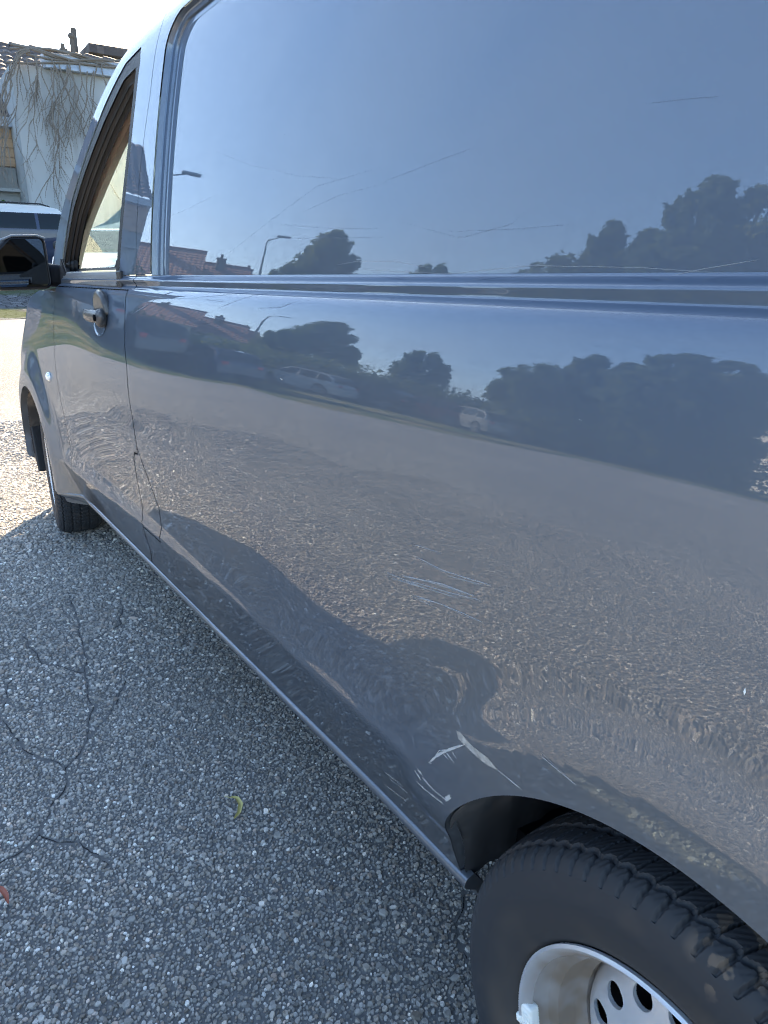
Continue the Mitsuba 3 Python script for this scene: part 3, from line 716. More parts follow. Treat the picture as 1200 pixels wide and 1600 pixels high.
LIGHT = [(0.0009, [(0.6975, 0.8765), (0.6422, 0.883)]), (0.00198, [(0.6921, 0.8618), (0.6402, 0.8623), (0.5935, 0.868), (0.551, 0.8746)]), (0.00126, [(0.6285, 0.8589), (0.5634, 0.8701)]), (0.00234, [(0.724, 0.8253), (0.6386, 0.8445), (0.5746, 0.8518)]), (0.00144, [(0.7193, 0.8215), (0.6194, 0.8398), (0.5613, 0.8514)]), (0.00108, [(0.7148, 0.8195), (0.6011, 0.8393)]), (0.00198, [(0.6967, 0.8081), (0.6364, 0.8181), (0.5926, 0.823), (0.5586, 0.8255)]), (0.0009, [(0.7008, 0.8038), (0.6514, 0.8096)]), (0.00108, [(0.7649, 0.8165), (0.6768, 0.8262)]), (0.0009, [(0.746, 0.8138), (0.6634, 0.8277)]), (0.0009, [(0.6776, 0.8364), (0.5846, 0.8489)])]
CHIPPED = [(0.00144, [(0.5123, 0.6612), (0.4735, 0.6609)]), (0.0027, [(0.5731, 0.6576), (0.5985, 0.6357), (0.6215, 0.6138), (0.6411, 0.5898)]), (0.00144, [(0.6178, 0.619), (0.6001, 0.619)]), (0.00144, [(0.5982, 0.6341), (0.5848, 0.6297)]), (0.00126, [(0.6098, 0.6249), (0.5879, 0.6222)]), (0.0018, [(0.6736, 0.5369), (0.6399, 0.5396), (0.6099, 0.5442)]), (0.0018, [(0.6565, 0.5558), (0.6269, 0.5532), (0.6008, 0.5561)]), (0.0045, [(0.6049, 0.5542), (0.5946, 0.5694)]), (0.0027, [(0.6759, 0.5542), (0.6665, 0.5509), (0.6602, 0.5478)]), (0.0018, [(0.6689, 0.56), (0.6565, 0.56)]), (0.0009, [(0.4478, 0.7194), (0.3993, 0.7154)]), (0.0009, [(0.8224, 0.4379), (0.7591, 0.4532)]), (0.0009, [(0.8561, 0.3808), (0.7736, 0.4075)]), (0.00072, [(0.8141, 0.4296), (0.7438, 0.4477)]), (0.00108, [(0.6454, 0.587), (0.6349, 0.59)])]
SCUFF = [(0.5915, 0.6651), (0.5835, 0.6672), (0.5623, 0.6642), (0.5293, 0.6663), (0.5123, 0.6612), (0.532, 0.6566), (0.561, 0.6572), (0.5857, 0.658)]
HAIR = [[(1.9, 1.3364), (1.7354, 1.3442), (1.5328, 1.3622)], [(1.5882, 1.4535), (1.3776, 1.399), (1.1679, 1.3588), (1.0317, 1.3413)], [(1.4867, 1.2373), (1.2602, 1.2971), (1.1016, 1.337), (0.9099, 1.3445)], [(1.2327, 1.2882), (1.0901, 1.2747), (0.894, 1.2639)], [(1.1499, 1.3005), (1.027, 1.3176), (0.9052, 1.3222)], [(1.1766, 1.2628), (0.892, 1.2522)], [(0.8642, 1.2721), (0.7234, 1.2446), (0.6367, 1.2557), (0.6171, 1.2675)], [(0.4819, 1.3487), (0.4417, 1.3453), (0.405, 1.3412)], [(0.9058, 1.3247), (0.7798, 1.338), (0.7148, 1.3439)], [(0.7496, 1.253), (0.6356, 1.2504), (0.543, 1.2506)], [(2.0244, 1.3391), (1.9058, 1.3411)]]
PALE = [[(0.9535, 1.2107), (0.7411, 1.2038), (0.5984, 1.2118), (0.457, 1.2084), (0.3613, 1.2025)], [(0.4684, 1.1931), (0.3913, 1.2067), (0.3421, 1.2135)], [(1.0301, 1.217), (0.9551, 1.2223), (0.8554, 1.2198), (0.7681, 1.21)]]
HAIR_LOW = [[(2.0118, 1.1054), (1.8871, 1.1318), (1.7882, 1.1581), (1.7102, 1.168), (1.5937, 1.1724)], [(1.5655, 1.1585), (1.3669, 1.1686), (1.2097, 1.1831)], [(1.4072, 1.1415), (1.296, 1.1632), (1.1842, 1.1802)], [(1.5935, 1.1381), (1.4356, 1.1259), (1.3336, 1.1197)], [(1.227, 1.1475), (1.1272, 1.1528), (1.0705, 1.1662)]]
FLECK = [[(0.2571, 0.8885), (0.2573, 0.8946)], [(1.101, 1.0409), (1.0911, 1.0389)], [(0.3515, 0.9401), (0.349, 0.9404)], [(0.4622, 1.0726), (0.4589, 1.0719)], [(0.928, 0.3968), (0.9219, 0.3965)]]
for i, p in enumerate(FLECK): add(f'{VAN}__side_panel__' + num('pale_fleck', i), ribbon(p, .0016, jitter=.4), 'm_white_weight', True)
Xw = lambda y, z: Xu(y, z) + RIN
for i, (w, p) in enumerate(LIGHT): add(f'{VAN}__side_panel__' + num('scratch', i), cat([ribbon(p, w * .55), ribbon(np.array(p) + rng.normal(0, .0012, (len(p), 2)), w * .3), ribbon(np.array(p) + rng.normal(0, .002, (len(p), 2)), w * .22)]), 'm_light_scratch', True)
for i, (w, p) in enumerate(CHIPPED): add(f'{VAN}__side_panel__' + num('chipped_paint', i), cat([ribbon(p, w, jitter=.5)] + [ribbon(np.array(p) + rng.normal(0, .0016, (len(p), 2)), w * .35, jitter=.5) for _ in range(2)]), 'm_scratch', True)
for i, p in enumerate(HAIR): add(f'{VAN}__upper_side_panel__' + num('hairline_scratch', i), ribbon(p, .0002, Xw), 'm_hair_scratch', True)
for i, p in enumerate(PALE): add(f'{VAN}__upper_side_panel__' + num('pale_scratch', i), ribbon(p, .0004, Xw), 'm_light_scratch', True)
for i, p in enumerate(HAIR_LOW): add(f'{VAN}__side_panel__' + num('hairline_scratch', i), ribbon(p, .0011 if i == 0 else .0004), 'm_hair_scratch', True)
sp = Polygon(SCUFF).buffer(.0006)
V_, F_, N_ = sheet(sp, Xl, h=.004, depth=0, off=-.0004)
raw(f'{VAN}__side_panel__scuff', V_, F_, N_, 'm_scuff')
labels[f'{VAN}__side_panel__scuff'] = {'label': 'grey brown scuff with torn paint at the front of the rear wheel arch'}
prin('m_light_scratch', (0.24, 0.26, 0.28), 0.6)


# ------------------------------------------------------------------ ground
def Zg(x, y):
    x, y = np.asarray(x, float), np.asarray(y, float)
    s = np.clip(y - 6, 0, 15)
    return (.0055 * s * s + .165 * np.maximum(0, np.minimum(y, 60) - 21) * .6) * ss(-8, -2.5, x)
def ground_sheet(xs, ys, lift=0.0):
    A, B = np.meshgrid(xs, ys, indexing='ij')
    V = np.stack([A, B, Zg(A, B) + lift], -1)
    return loft(V)
def spaced(a, b, n): return np.linspace(a, b, n)
gx = np.concatenate([[-400, -200, -90], np.linspace(-60, 60, 81), [90, 200, 400]])
gyy = np.concatenate([[-400, -200, -90], np.linspace(-60, 70, 87), [100, 200, 400]])
add('ground', ground_sheet(gx, gyy, -.030), 'm_grass', True)
tag('ground', 'grassy ground beyond the car park', kind='structure')
add('road', ground_sheet(np.linspace(-21, 16, 75), np.linspace(-20, 15.2, 71), 0), 'm_asphalt', True)
tag('road', 'worn exposed aggregate asphalt of the car park', kind='structure')
add('parking_strip', ground_sheet(np.linspace(-1, 16, 30), np.linspace(15.26, 24.5, 30), .004), 'm_cobble', True)
tag('parking_strip', 'grass grown cobbled parking strip', kind='structure')
add('kerb', ground_sheet(np.linspace(-1, 16, 30), np.array([15.2, 15.26]), .012), 'm_grey_board', False)
tag('kerb', 'flush stone kerb along the parking strip', kind='structure')
# chippings of the wearing course, near the van: each a little dome pressed into bitumen
def chips(x0, x1, y0, y1, pitch, keep, size, k=6):
    nx, ny = int((x1 - x0) / pitch), int((y1 - y0) / pitch)
    X_, Y_ = np.meshgrid(x0 + (np.arange(nx) + .5) * pitch, y0 + (np.arange(ny) + .5) * pitch, indexing='ij')
    P = np.stack([X_.ravel(), Y_.ravel()], 1) + rng.uniform(-.42, .42, (nx * ny, 2)) * pitch
    P = P[keep(P)]
    n = len(P)
    s = size * np.clip(rng.lognormal(0, .28, n), .5, 1.75)
    ang = rng.uniform(0, 2 * np.pi, n); asp = rng.uniform(.62, 1.0, n)
    th = np.arange(k) * 2 * np.pi / k
    rad = s[:, None] * rng.uniform(.72, 1.12, (n, k))
    lx, ly = rad * np.cos(th), rad * np.sin(th) * asp[:, None]
    ca, sa = np.cos(ang)[:, None], np.sin(ang)[:, None]
    bx_, by_ = lx * ca - ly * sa, lx * sa + ly * ca
    hgt = s * rng.uniform(.26, .52, n)
    tilt = rng.normal(0, .15, (n, 2))
    low = np.stack([P[:, :1] + bx_, P[:, 1:] + by_, np.full((n, k), -.003)], -1)
    tx, ty = bx_ * .70, by_ * .70
    top = np.stack([P[:, :1] + tx, P[:, 1:] + ty, hgt[:, None] + tilt[:, :1] * tx + tilt[:, 1:] * ty + rng.normal(0, .0005, (n, k))], -1)
    V = np.concatenate([low, top], 1)
    V[:, :, 2] += Zg(P[:, 0], P[:, 1])[:, None] + .0012
    a = np.arange(k); b = (a + 1) % k
    f = np.vstack([np.stack([a, b, b + k], 1), np.stack([a, b + k, a + k], 1), np.array([[k, k + q, k + q + 1] for q in range(1, k - 1)])])
    F = (f[None] + (np.arange(n) * 2 * k)[:, None, None]).reshape(-1, 3)
    g = np.clip(rng.gamma(5.0, .026, n) + .055, .05, .45)
    white = rng.random(n) < .035; g[white] = rng.uniform(.36, .56, white.sum())
    big_ = meshkit.fbm(np.stack([P[:, 0] * 1.1, P[:, 1] * 1.1, P[:, 0] * 0], 1), 4, 5)
    g = g * (.96 + .94 * big_)
    hue = rng.random(n)[:, None]
    c = g[:, None] * np.where(hue < .66, [[1.07, 1.0, .90]], np.where(hue < .94, [[1.14, 1.0, .84]], [[1.22, .98, .80]]))
    return V.reshape(-1, 3), F, np.repeat(np.clip(c, 0, .8), 2 * k, 0)
CRACKS = [[(-.02, 1.49), (.023, 1.50), (.079, 1.53), (.139, 1.64), (.171, 1.69), (.19, 1.75), (.249, 1.84), (.30, 2.02), (.33, 2.22), (.36, 2.41), (.394, 2.68), (.40, 2.9)], [(.786, .89), (.726, .837), (.68, .767)], [(.19, 1.75), (.10, 1.90), (.07, 2.1), (.12, 2.3)], [(.33, 2.22), (.22, 2.36), (.20, 2.6)], [(.249, 1.84), (.36, 1.98), (.42, 2.1)], [(.36, 2.41), (.50, 2.5), (.56, 2.66)], [(.079, 1.53), (.16, 1.46), (.20, 1.36)], [(-.3, 1.35), (-.10, 1.68)]]
CL = shapely.MultiLineString(CRACKS)
wob = lambda P: P + .030 * (np.stack([meshkit.fbm(np.concatenate([P * 16, P[:, :1] * 0], 1), 4, 1), meshkit.fbm(np.concatenate([P * 16, P[:, :1] * 0 + 7], 1), 4, 2)], 1) - .5)
def clear(P): return shapely.distance(shapely.points(wob(P)), CL) > .0046
XL = lambda y: np.interp(y, [.4, 1.1, 1.7, 2.6, 3.6, 5.3], [-.25, -.13, -.05, .02, .10, .15])     # left end of the finer chippings
parts = [chips(-.25, 1.0, .60, 2.1, .0074, lambda P: (P[:, 0] > XL(P[:, 1])) & clear(P), .0047), chips(-.1, 1.0, 2.1, 3.4, .0096, lambda P: (P[:, 0] > XL(P[:, 1])) & clear(P), .0060), chips(-.1, 1.3, 3.4, 5.4, .0140, lambda P: P[:, 0] > XL(P[:, 1]), .0088)]
parts += [chips(-.5, 1.0, .02, .60, .0110, lambda P: P[:, 0] > -.3, .0070, 5), chips(-3.4, .2, .30, 5.4, .0150, lambda P: P[:, 0] <= XL(P[:, 1]), .0098, 4), chips(-2.4, 1.3, 5.4, 7.0, .021, lambda P: P[:, 0] > -9, .0125, 4), chips(-.5, .9, .6, 2.6, .045, clear, .0070)]
V, F, C, o = [], [], [], 0
for v, f, c in parts:
    V.append(v); F.append(f + o); C.append(c); o += len(v)
scene['road__stone_chippings'] = mikit.ply((np.vstack(V), np.vstack(F)), 'm_stone', False, color=np.vstack(C))
labels['road__stone_chippings'] = {'label': 'grey and white stone chippings set in the asphalt', 'kind': 'stuff'}
add('road__bitumen', cat([ground_sheet(np.linspace(-3.39, 1.3, 40), np.linspace(.3, 5.4, 50), .0010), ground_sheet(np.linspace(-2.38, 1.3, 30), np.linspace(5.4, 6.98, 20), .0010), ground_sheet(np.linspace(-.3, 1.0, 12), np.linspace(.02, .3, 5), .0010)]), 'm_bitumen', True)

cr = []
for line in CRACKS:
    p = np.array(shapely.LineString(line).segmentize(.004).coords); p = p - (wob(p) - p)
    t = np.gradient(p, axis=0); t /= np.linalg.norm(t, axis=1, keepdims=True); o_ = np.stack([-t[:, 1], t[:, 0]], 1)
    w_ = (.0010 * np.clip(meshkit.fbm(np.concatenate([p * 60, p[:, :1] * 0], 1), 3, 4) * 2.6 - .75, 0.02, 1))[:, None]
    cr.append(loft(np.stack([np.concatenate([p + o_ * w_, np.full((len(p), 1), .0022)], 1), np.concatenate([p - o_ * w_, np.full((len(p), 1), .0022)], 1)], 1)))
for i, m in enumerate(cr): add('road__' + num('crack', i), m, 'm_dark', True)

# fallen leaves
def leaf(pts, w, z=.009, curl=.006):
    p = np.array(shapely.LineString(pts).segmentize(.004).coords); t = np.gradient(p, axis=0); t /= np.linalg.norm(t, axis=1, keepdims=True)
    o = np.stack([-t[:, 1], t[:, 0]], 1); s = np.linspace(0, 1, len(p)); ww = w * np.sin(np.pi * np.clip(s * .92 + .04, 0, 1)) ** .7
    return loft(np.stack([np.concatenate([p + o * (ww * q)[:, None], (z + curl * abs(q) * 2 + .004 * np.sin(3 * s))[:, None]], 1) for q in (-.5, -.2, .2, .5)], 1))
add('fallen_leaf__blade', leaf([[0.488, 1.404], [0.497, 1.39], [0.495, 1.362], [0.481, 1.339], [0.466, 1.331]], .011), 'm_leaf_yellow', True)
add('fallen_leaf__stalk', tube([(0.488, 1.404, .010), (0.476, 1.416, .012)], .0008, 5), 'm_leaf_yellow', 60)
tag('fallen_leaf', 'curled yellow fallen leaf on the asphalt below the van sill', 'leaf')
add('fallen_leaf_001__blade', leaf([[-0.019, 1.417], [-0.009, 1.4], [-0.003, 1.376], [-0.002, 1.354]], .011), 'm_leaf_red', True)
add('fallen_leaf_001__stalk', tube([(-0.019, 1.417, .010), (-0.031, 1.429, .012)], .0008, 5), 'm_leaf_red', 60)
tag('fallen_leaf_001', 'curled reddish fallen leaf at the left edge of the asphalt', 'leaf')


# ------------------------------------------------------------------ cars
def car(key, pos, heading, paint, roof_paint, label, catg='car', L=4.2, W=1.78, H=1.57, suv=True, tail=True, nose=1.0, detail=True):
    """A parked car, its nose towards +x before it is turned."""
    g = .24
    roofpts = [(-.44 * L, .62 * H), (-.43 * L, .80 * H), (-.36 * L, .955 * H), (-.20 * L, 1.0 * H), (.02 * L, .985 * H), (.085 * L, .955 * H), (.245 * L, .635 * H)]
    body = Polygon([(-.5 * L, .40), (-.495 * L, .62 * H * .9), (-.47 * L, .62 * H), (.245 * L, .635 * H), (.40 * L, .565 * H), (.485 * L, .46 * H), (.5 * L, .40), (.49 * L, g), (-.49 * L, g)]).buffer(-.05).buffer(.05, 6)
    cab = Polygon([*roofpts, (.25 * L, .60 * H), (-.44 * L, .60 * H)]).buffer(-.03).buffer(.03, 6)
    wx = (.305 * L, -.305 * L); wr = .335
    def warp(v, w0=W / 2):
        v = np.array(v, float)
        zt = ss(.60 * H, H, v[:, 2])
        v[:, 1] *= (1 - .17 * zt) * (1 - .16 * np.abs(2 * v[:, 0] / L) ** 5) * (1 - .05 * ss(.55, .25, v[:, 2]))
        return v
    def ext(poly, w, refine=.14):
        m = m3.CrossSection([np.array(poly.exterior.coords)[:-1].tolist()] + [np.array(i.coords)[:-1].tolist() for i in poly.interiors], m3.FillRule.EvenOdd).extrude(w).translate([0, 0, -w / 2]).rotate([90, 0, 0]).refine_to_length(refine)
        return m
    def fin(m, bs, part, smooth=35):
        t = tm(m) if hasattr(m, 'to_mesh') else m
        t = trimesh.Trimesh(warp(t.vertices), t.faces, process=False)
        place(t); add(f'{key}__{part}', t, bs, smooth)
    M = trimesh.transformations.translation_matrix([*pos, float(Zg(*pos))]) @ trimesh.transformations.rotation_matrix(heading, [0, 0, 1])
    def place(t): t.apply_transform(M)
    b = ext(body, W)
    for x in wx: b = b - m3.Manifold.cylinder(W * 2, wr + .05, wr + .05, 40).rotate([90, 0, 0]).translate([x, W, wr])
    fin(b, paint, 'body')
    side_win = cab.buffer(-.075)
    wins = [side_win.intersection(sbox(a * L, .64 * H, c * L, .875 * H if roof_paint else 2)) for a, c in ((-.5, -.27), (-.255, -.045), (-.028, .5))]
    c_ = ext(cab, W * .985)
    fin(c_, roof_paint if roof_paint else paint, 'roof')
    for i, w_ in enumerate(wins):
        if w_.area > .02 and w_.geom_type == 'Polygon': fin(ext(w_.buffer(-.008).buffer(.008), W * .985 + .012), 'm_dark_glass', num('window', i))
    low = Polygon([(-.47 * L, .625 * H), (.235 * L, .64 * H), (.228 * L, .665 * H), (-.46 * L, .67 * H)])
    # glass front and back: slabs that follow the cabin outline
    ws = Polygon([(.090 * L, .940 * H), (.098 * L, .945 * H), (.248 * L, .648 * H), (.235 * L, .640 * H)])
    fin(ext(ws, W * .86), 'm_dark_glass', 'windscreen')
    rs = Polygon([(-.450 * L, .66 * H), (-.440 * L, .80 * H), (-.372 * L, .94 * H), (-.362 * L, .93 * H), (-.43 * L, .66 * H)])
    fin(ext(rs, W * .84), 'm_dark_glass', 'rear_window')
    if roof_paint:
        band = cab.buffer(.002).intersection(sbox(-.5 * L, .60 * H, .5 * L, .880 * H)).difference(unary(wins).buffer(-.004))
        fin(cat([tm(ext(q, W * .985 + .006)) for q in getattr(band, 'geoms', [band]) if q.area > .002]), paint, 'side_panel')
    for s, nme in ((-1, 'mirror'), (1, 'mirror_001')):
        t = tm(m3.Manifold.batch_hull([m3.Manifold.sphere(.05, 10).translate([.20 * L, s * (W / 2 + q), .70 * H + z]) for q, z in ((.02, 0), (.13, .0), (.13, .07), (.05, .08))]))
        place(t); add(f'{key}__{nme}', t, 'm_black_plastic', 40)
    for i, (x, s) in enumerate([(x, s) for x in wx for s in (-1, 1)]):
        t = trimesh.creation.cylinder(wr, .20, sections=36); t.apply_transform(trimesh.transformations.rotation_matrix(math.pi / 2, [1, 0, 0])); t.apply_translation([x, s * (W / 2 - .12), wr]); place(t)
        add(f'{key}__{num("wheel", i)}', t, 'm_tyre', 40)
        t = cat([trimesh.creation.cylinder(.045, .03, sections=16)] + [bx(-.028, .028, .03, .20, -.012, .012).apply_transform(trimesh.transformations.rotation_matrix(2 * math.pi * q / 5, [0, 0, 1])) for q in range(5)] + [trimesh.creation.annulus(.185, .215, .03, sections=28)])
        t.apply_transform(trimesh.transformations.rotation_matrix(math.pi / 2, [1, 0, 0])); t.apply_translation([x, s * (W / 2 - .016), wr]); place(t)
        add(f'{key}__{num("wheel", i)}__rim', t, 'm_silver_car', 30)
    for i, s in enumerate((-1, 1)):
        t = rbox(.435 * L, .490 * L, s * .62 - .16, s * .62 + .16, .475 * H, .535 * H, .03); fin(t, 'm_clear_lens', num('headlight', i))
        t = rbox(-.500 * L, -.455 * L, s * .66 - .13, s * .66 + .13, .50 * H, .60 * H, .03); fin(t, 'm_lamp_red', num('tail_light', i))
    fin(rbox(.47 * L, .506 * L, -.55, .55, .30, .40, .02), 'm_black_plastic', 'grille')
    if suv:
        for i, s in enumerate((-1, 1)):
            t = tube([(-.30 * L, s * .60, .985 * H), (-.26 * L, s * .61, 1.025 * H), (.0, s * .61, 1.022 * H), (.05 * L, s * .60, .985 * H)], .018, 8); place(t); add(f'{key}__{num("roof_rail", i)}', t, 'm_black_plastic', 50)
        fin(cat([bx(-.49 * L, .49 * L, -W / 2 - .012, W / 2 + .012, .25, .36)]), 'm_black_plastic', 'sill_cladding', False) if False else None
        t = tube([(-.33 * L, 0, .985 * H), (-.37 * L, 0, 1.08 * H)], .006, 6); place(t); add(f'{key}__aerial', t, 'm_dark', 40)
    tag(key, label, catg)
from shapely.ops import unary_union as _uu
def unary(ws): return _uu([w for w in ws if not w.is_empty])
def at(az, dist): return (-dist * math.sin(math.radians(az)), dist * math.cos(math.radians(az)))     # degrees left of the van's heading

car('parked_suv', (3.6, 21.6), 0.0, 'm_navy', 'm_white_car', 'navy parked suv with white roof in front of the vine covered white building', L=4.25, H=1.60)
car('parked_hatchback', (4.45, 17.6), math.radians(-118), 'm_white_car', None, 'white parked hatchback seen through the van cab windows', L=4.0, H=1.50, suv=False)
REFL = 'seen mirrored in the van flank'
for i, (az, d, h, p, lab) in enumerate([(13.0, 23, 1.5, 'm_black_car', 'black parked car mirrored in the van just behind the front door'), (18.5, 23.5, 1.4, 'm_blue_car', 'dark blue parked car mirrored in the van below the terracotta roofs'),
                                (26.6, 30, 1.15, 'm_white_car', 'white parked car mirrored in the van below the tall lone tree'), (31.5, 30, 1.2, 'm_black_car', 'black parked car mirrored in the van right of the white one'),
                                (36.5, 30, 1.05, 'm_red_car', 'red parked car mirrored in the van under the hedge'), (40.5, 29, 1.75, 'm_silver_car', 'silver parked car with red tail lights mirrored in the van flank'),
                                (8.5, 22, 1.57, 'm_silver_car', 'silver parked car mirrored in the front door of the van')]):
    car(num('parked_car', i), at(az, d), h, p, None, lab, L=4.15, H=1.48, suv=False)

# ------------------------------------------------------------------ trees, hedges
def foliage(centres, radii, n, size, flat=1.0):
    """Leaf clusters: small quads through clumps, denser at their skin."""
    centres, radii = np.asarray(centres), np.asarray(radii)
    k = rng.choice(len(centres), n, p=radii ** 2 / (radii ** 2).sum())
    d = rng.normal(size=(n, 3)); d /= np.linalg.norm(d, axis=1, keepdims=True)
    P = centres[k] + d * (radii[k] * rng.uniform(.10, 1.25, n) ** .7)[:, None] * np.array([1, 1, flat])
    a = rng.normal(size=(n, 3)); a /= np.linalg.norm(a, axis=1, keepdims=True)
    b = np.cross(a, rng.normal(size=(n, 3))); b /= np.linalg.norm(b, axis=1, keepdims=True)
    s = size * rng.uniform(.6, 1.35, n)[:, None]
    q = np.stack([P - a * s - b * s * .1, P + b * s * .55, P + a * s, P - b * s * .55], 1)
    i = np.arange(n)[:, None] * 4
    return q.reshape(-1, 3), np.vstack([i + [0, 1, 2], i + [0, 2, 3]])
def tree(key, az, dist, top, width, label, leafm='m_leaf_dark', base=.03, n=9000, size=.13, shape='round', catg='tree', group=None):
    x, y = at(az, dist); z0 = float(Zg(x, y)); H = top
    m = int(60 + 26 * width)
    u = rng.random(m) ** .85
    if shape == 'cone': wid = .10 + .90 * (1 - u) ** .8 * np.clip(.65 + 2.2 * u, 0, 1)
    elif shape == 'tall': wid = np.sin(np.pi * np.clip(.22 + .76 * u, 0, 1)) ** .75
    else: wid = np.sqrt(np.clip(1 - (2 * u - .9) ** 2 * .8, .05, 1))
    r = rng.uniform(.15, 1, m) ** .5 * wid * width / 2
    th = rng.uniform(0, 2 * np.pi, m)
    C_ = np.stack([x + r * np.cos(th), y + r * np.sin(th), z0 + H * (base + (1 - base) * u * .90)], 1)
    R_ = rng.uniform(.16, .42, m) * (.55 + .55 * wid) * (width / 4) ** .4
    # leaders: thin sprays that break the outline
    for _ in range(int(5 + 3 * width)):
        a, q = rng.uniform(0, 2 * np.pi), rng.uniform(.35, 1.0)
        w0 = np.interp(q, np.sort(u), wid[np.argsort(u)]) * width / 2 * rng.uniform(.6, 1.05)
        p = np.array([x + w0 * math.cos(a), y + w0 * math.sin(a), z0 + H * (base + (1 - base) * q * .86)])
        d = np.array([math.cos(a) * .45, math.sin(a) * .45, 1.0]) * rng.uniform(.10, .17) * H * .45
        for t in (0, .3, .6, .85, 1.05):
            C_ = np.vstack([C_, p + d * t]); R_ = np.append(R_, (.26 - .20 * t) * rng.uniform(.8, 1.2))
    over = C_[:, 2] + R_ - (z0 + H); C_[:, 2] -= np.maximum(0, over)
    V, F = foliage(C_, R_, n, size, 1.35)
    add(f'{key}__crown', (V, F), leafm)
    tr = [tube([(x, y, z0 - .1), (x + .04, y, z0 + H * .3), (x - .05, y + .05, z0 + H * .6), (x, y, z0 + H * .88)], [.022 * H, .016 * H, .010 * H, .003 * H], 8)]
    for k in range(0, m, 6):
        c = C_[k]; h0 = z0 + (c[2] - z0) * .55
        tr.append(tube([(x, y, h0), ((x + c[0]) / 2, (y + c[1]) / 2, (h0 + c[2]) / 2 + .1), c], [.010 * H, .006 * H, .002 * H], 5))
    add(f'{key}__trunk', cat(tr), 'm_bark', 40)
    tag(key, label, catg, group)
tree('lone_tree', 27.3, 40, 8.9, 4.2, 'tall lone full tree mirrored near the middle of the blank window', 'm_leaf_mid', shape='tall', n=20000)
tree('round_tree', 24.6, 37, 5.4, 3.0, 'low round dark tree mirrored beside the tall lone tree', n=9000)
tree('small_tree', 35.2, 35, 6.3, 2.8, 'small bushy tree standing alone right of the tall lone tree in the mirrored view', n=8000)
tree('sapling', 42.2, 30, 5.6, .7, 'thin sapling mirrored between the small tree and the big trees', n=900, size=.12)
tree('big_tree', 44.6, 30, 6.9, 4.4, 'lowest leftmost tree of the big mirrored clump', n=14000)
tree('big_tree_001', 47.3, 29.5, 9.0, 4.6, 'pointed tree second from the left in the big mirrored clump', shape='cone', n=15000)
tree('big_tree_002', 50.3, 29, 8.6, 4.2, 'third tree from the left in the big mirrored clump', shape='tall', n=16000, leafm='m_leaf_mid')
tree('big_tree_003', 53.4, 28, 11.2, 4.8, 'tallest tree of the big mirrored clump', shape='tall', n=21000)
tree('big_tree_004', 56.7, 28, 11.0, 4.6, 'second tallest tree of the mirrored clump, right of the tallest', shape='tall', n=19000, leafm='m_leaf_mid')
tree('big_tree_005', 58.9, 29, 9.8, 3.0, 'rightmost tree of the mirrored clump, in front of the pale house', shape='cone', n=15000)

def hedge(key, azs, dists, h, w, label, n, leafm='m_leaf_dark'):
    P = [at(np.interp(t, [0, 1], azs), np.interp(t, [0, 1], dists)) for t in np.linspace(0, 1, int(abs(azs[1] - azs[0]) * 3))]
    C_ = np.array([(x + rng.normal(0, .15), y + rng.normal(0, .15), float(Zg(x, y)) + h * .45 * rng.uniform(.75, 1.15)) for x, y in P]); R_ = rng.uniform(.42, .60, len(C_)) * h
    add(f'{key}__foliage', foliage(C_, R_, n, .12), leafm)
    add(f'{key}__stem', cat([tube([(c[0], c[1], c[2] - h * .6), (c[0], c[1], c[2])], .03, 5) for c in C_]), 'm_bark')
    tag(key, label, 'hedge')
hedge('long_hedge', (22.5, 44), (34, 33), 2.6, 1, 'long dark hedge behind the parked cars across the car park', 26000)
hedge('left_hedge', (4, 22), (27, 30), 2.3, 1, 'dark hedge in front of the mirrored terracotta roofed houses', 16000)
hedge('right_hedge', (44, 60), (28.5, 27.5), 2.9, 1, 'dense shrubs under the big mirrored trees', 20000)


# ------------------------------------------------------------------ street lamps
def lamp(key, az, dist, h, arm, label):
    x, y = at(az, dist); z = float(Zg(x, y)); d = -np.array([math.cos(math.radians(az)), math.sin(math.radians(az))]) * arm
    add(f'{key}__pole', tube([(x, y, z), (x, y, z + h * .5), (x, y, z + h * .96), (x + d[0] * .15, y + d[1] * .15, z + h * .99)], [.085, .07, .05, .045], 10), 'm_steel_pole', 50)
    add(f'{key}__arm', tube([(x + d[0] * .1, y + d[1] * .1, z + h * .985), (x + d[0], y + d[1], z + h * 1.03)], .035, 8), 'm_steel_pole', 50)
    q = rbox(-.38, .38, -.14, .14, -.06, .07, .05); q.apply_transform(trimesh.transformations.rotation_matrix(math.atan2(d[1], d[0]), [0, 0, 1])); q.apply_translation([x + d[0] * 1.15, y + d[1] * 1.15, z + h * 1.035])
    add(f'{key}__lamp_head', q, 'm_steel_pole', 40)
    tag(key, label, 'street lamp', None)
lamp('street_lamp', 12.8, 30, 7.2, .9, 'tall street lamp mirrored at the front edge of the blank van window')
lamp('street_lamp_001', 22.3, 41, 7.1, .7, 'far street lamp mirrored in the van left of the tall lone tree')

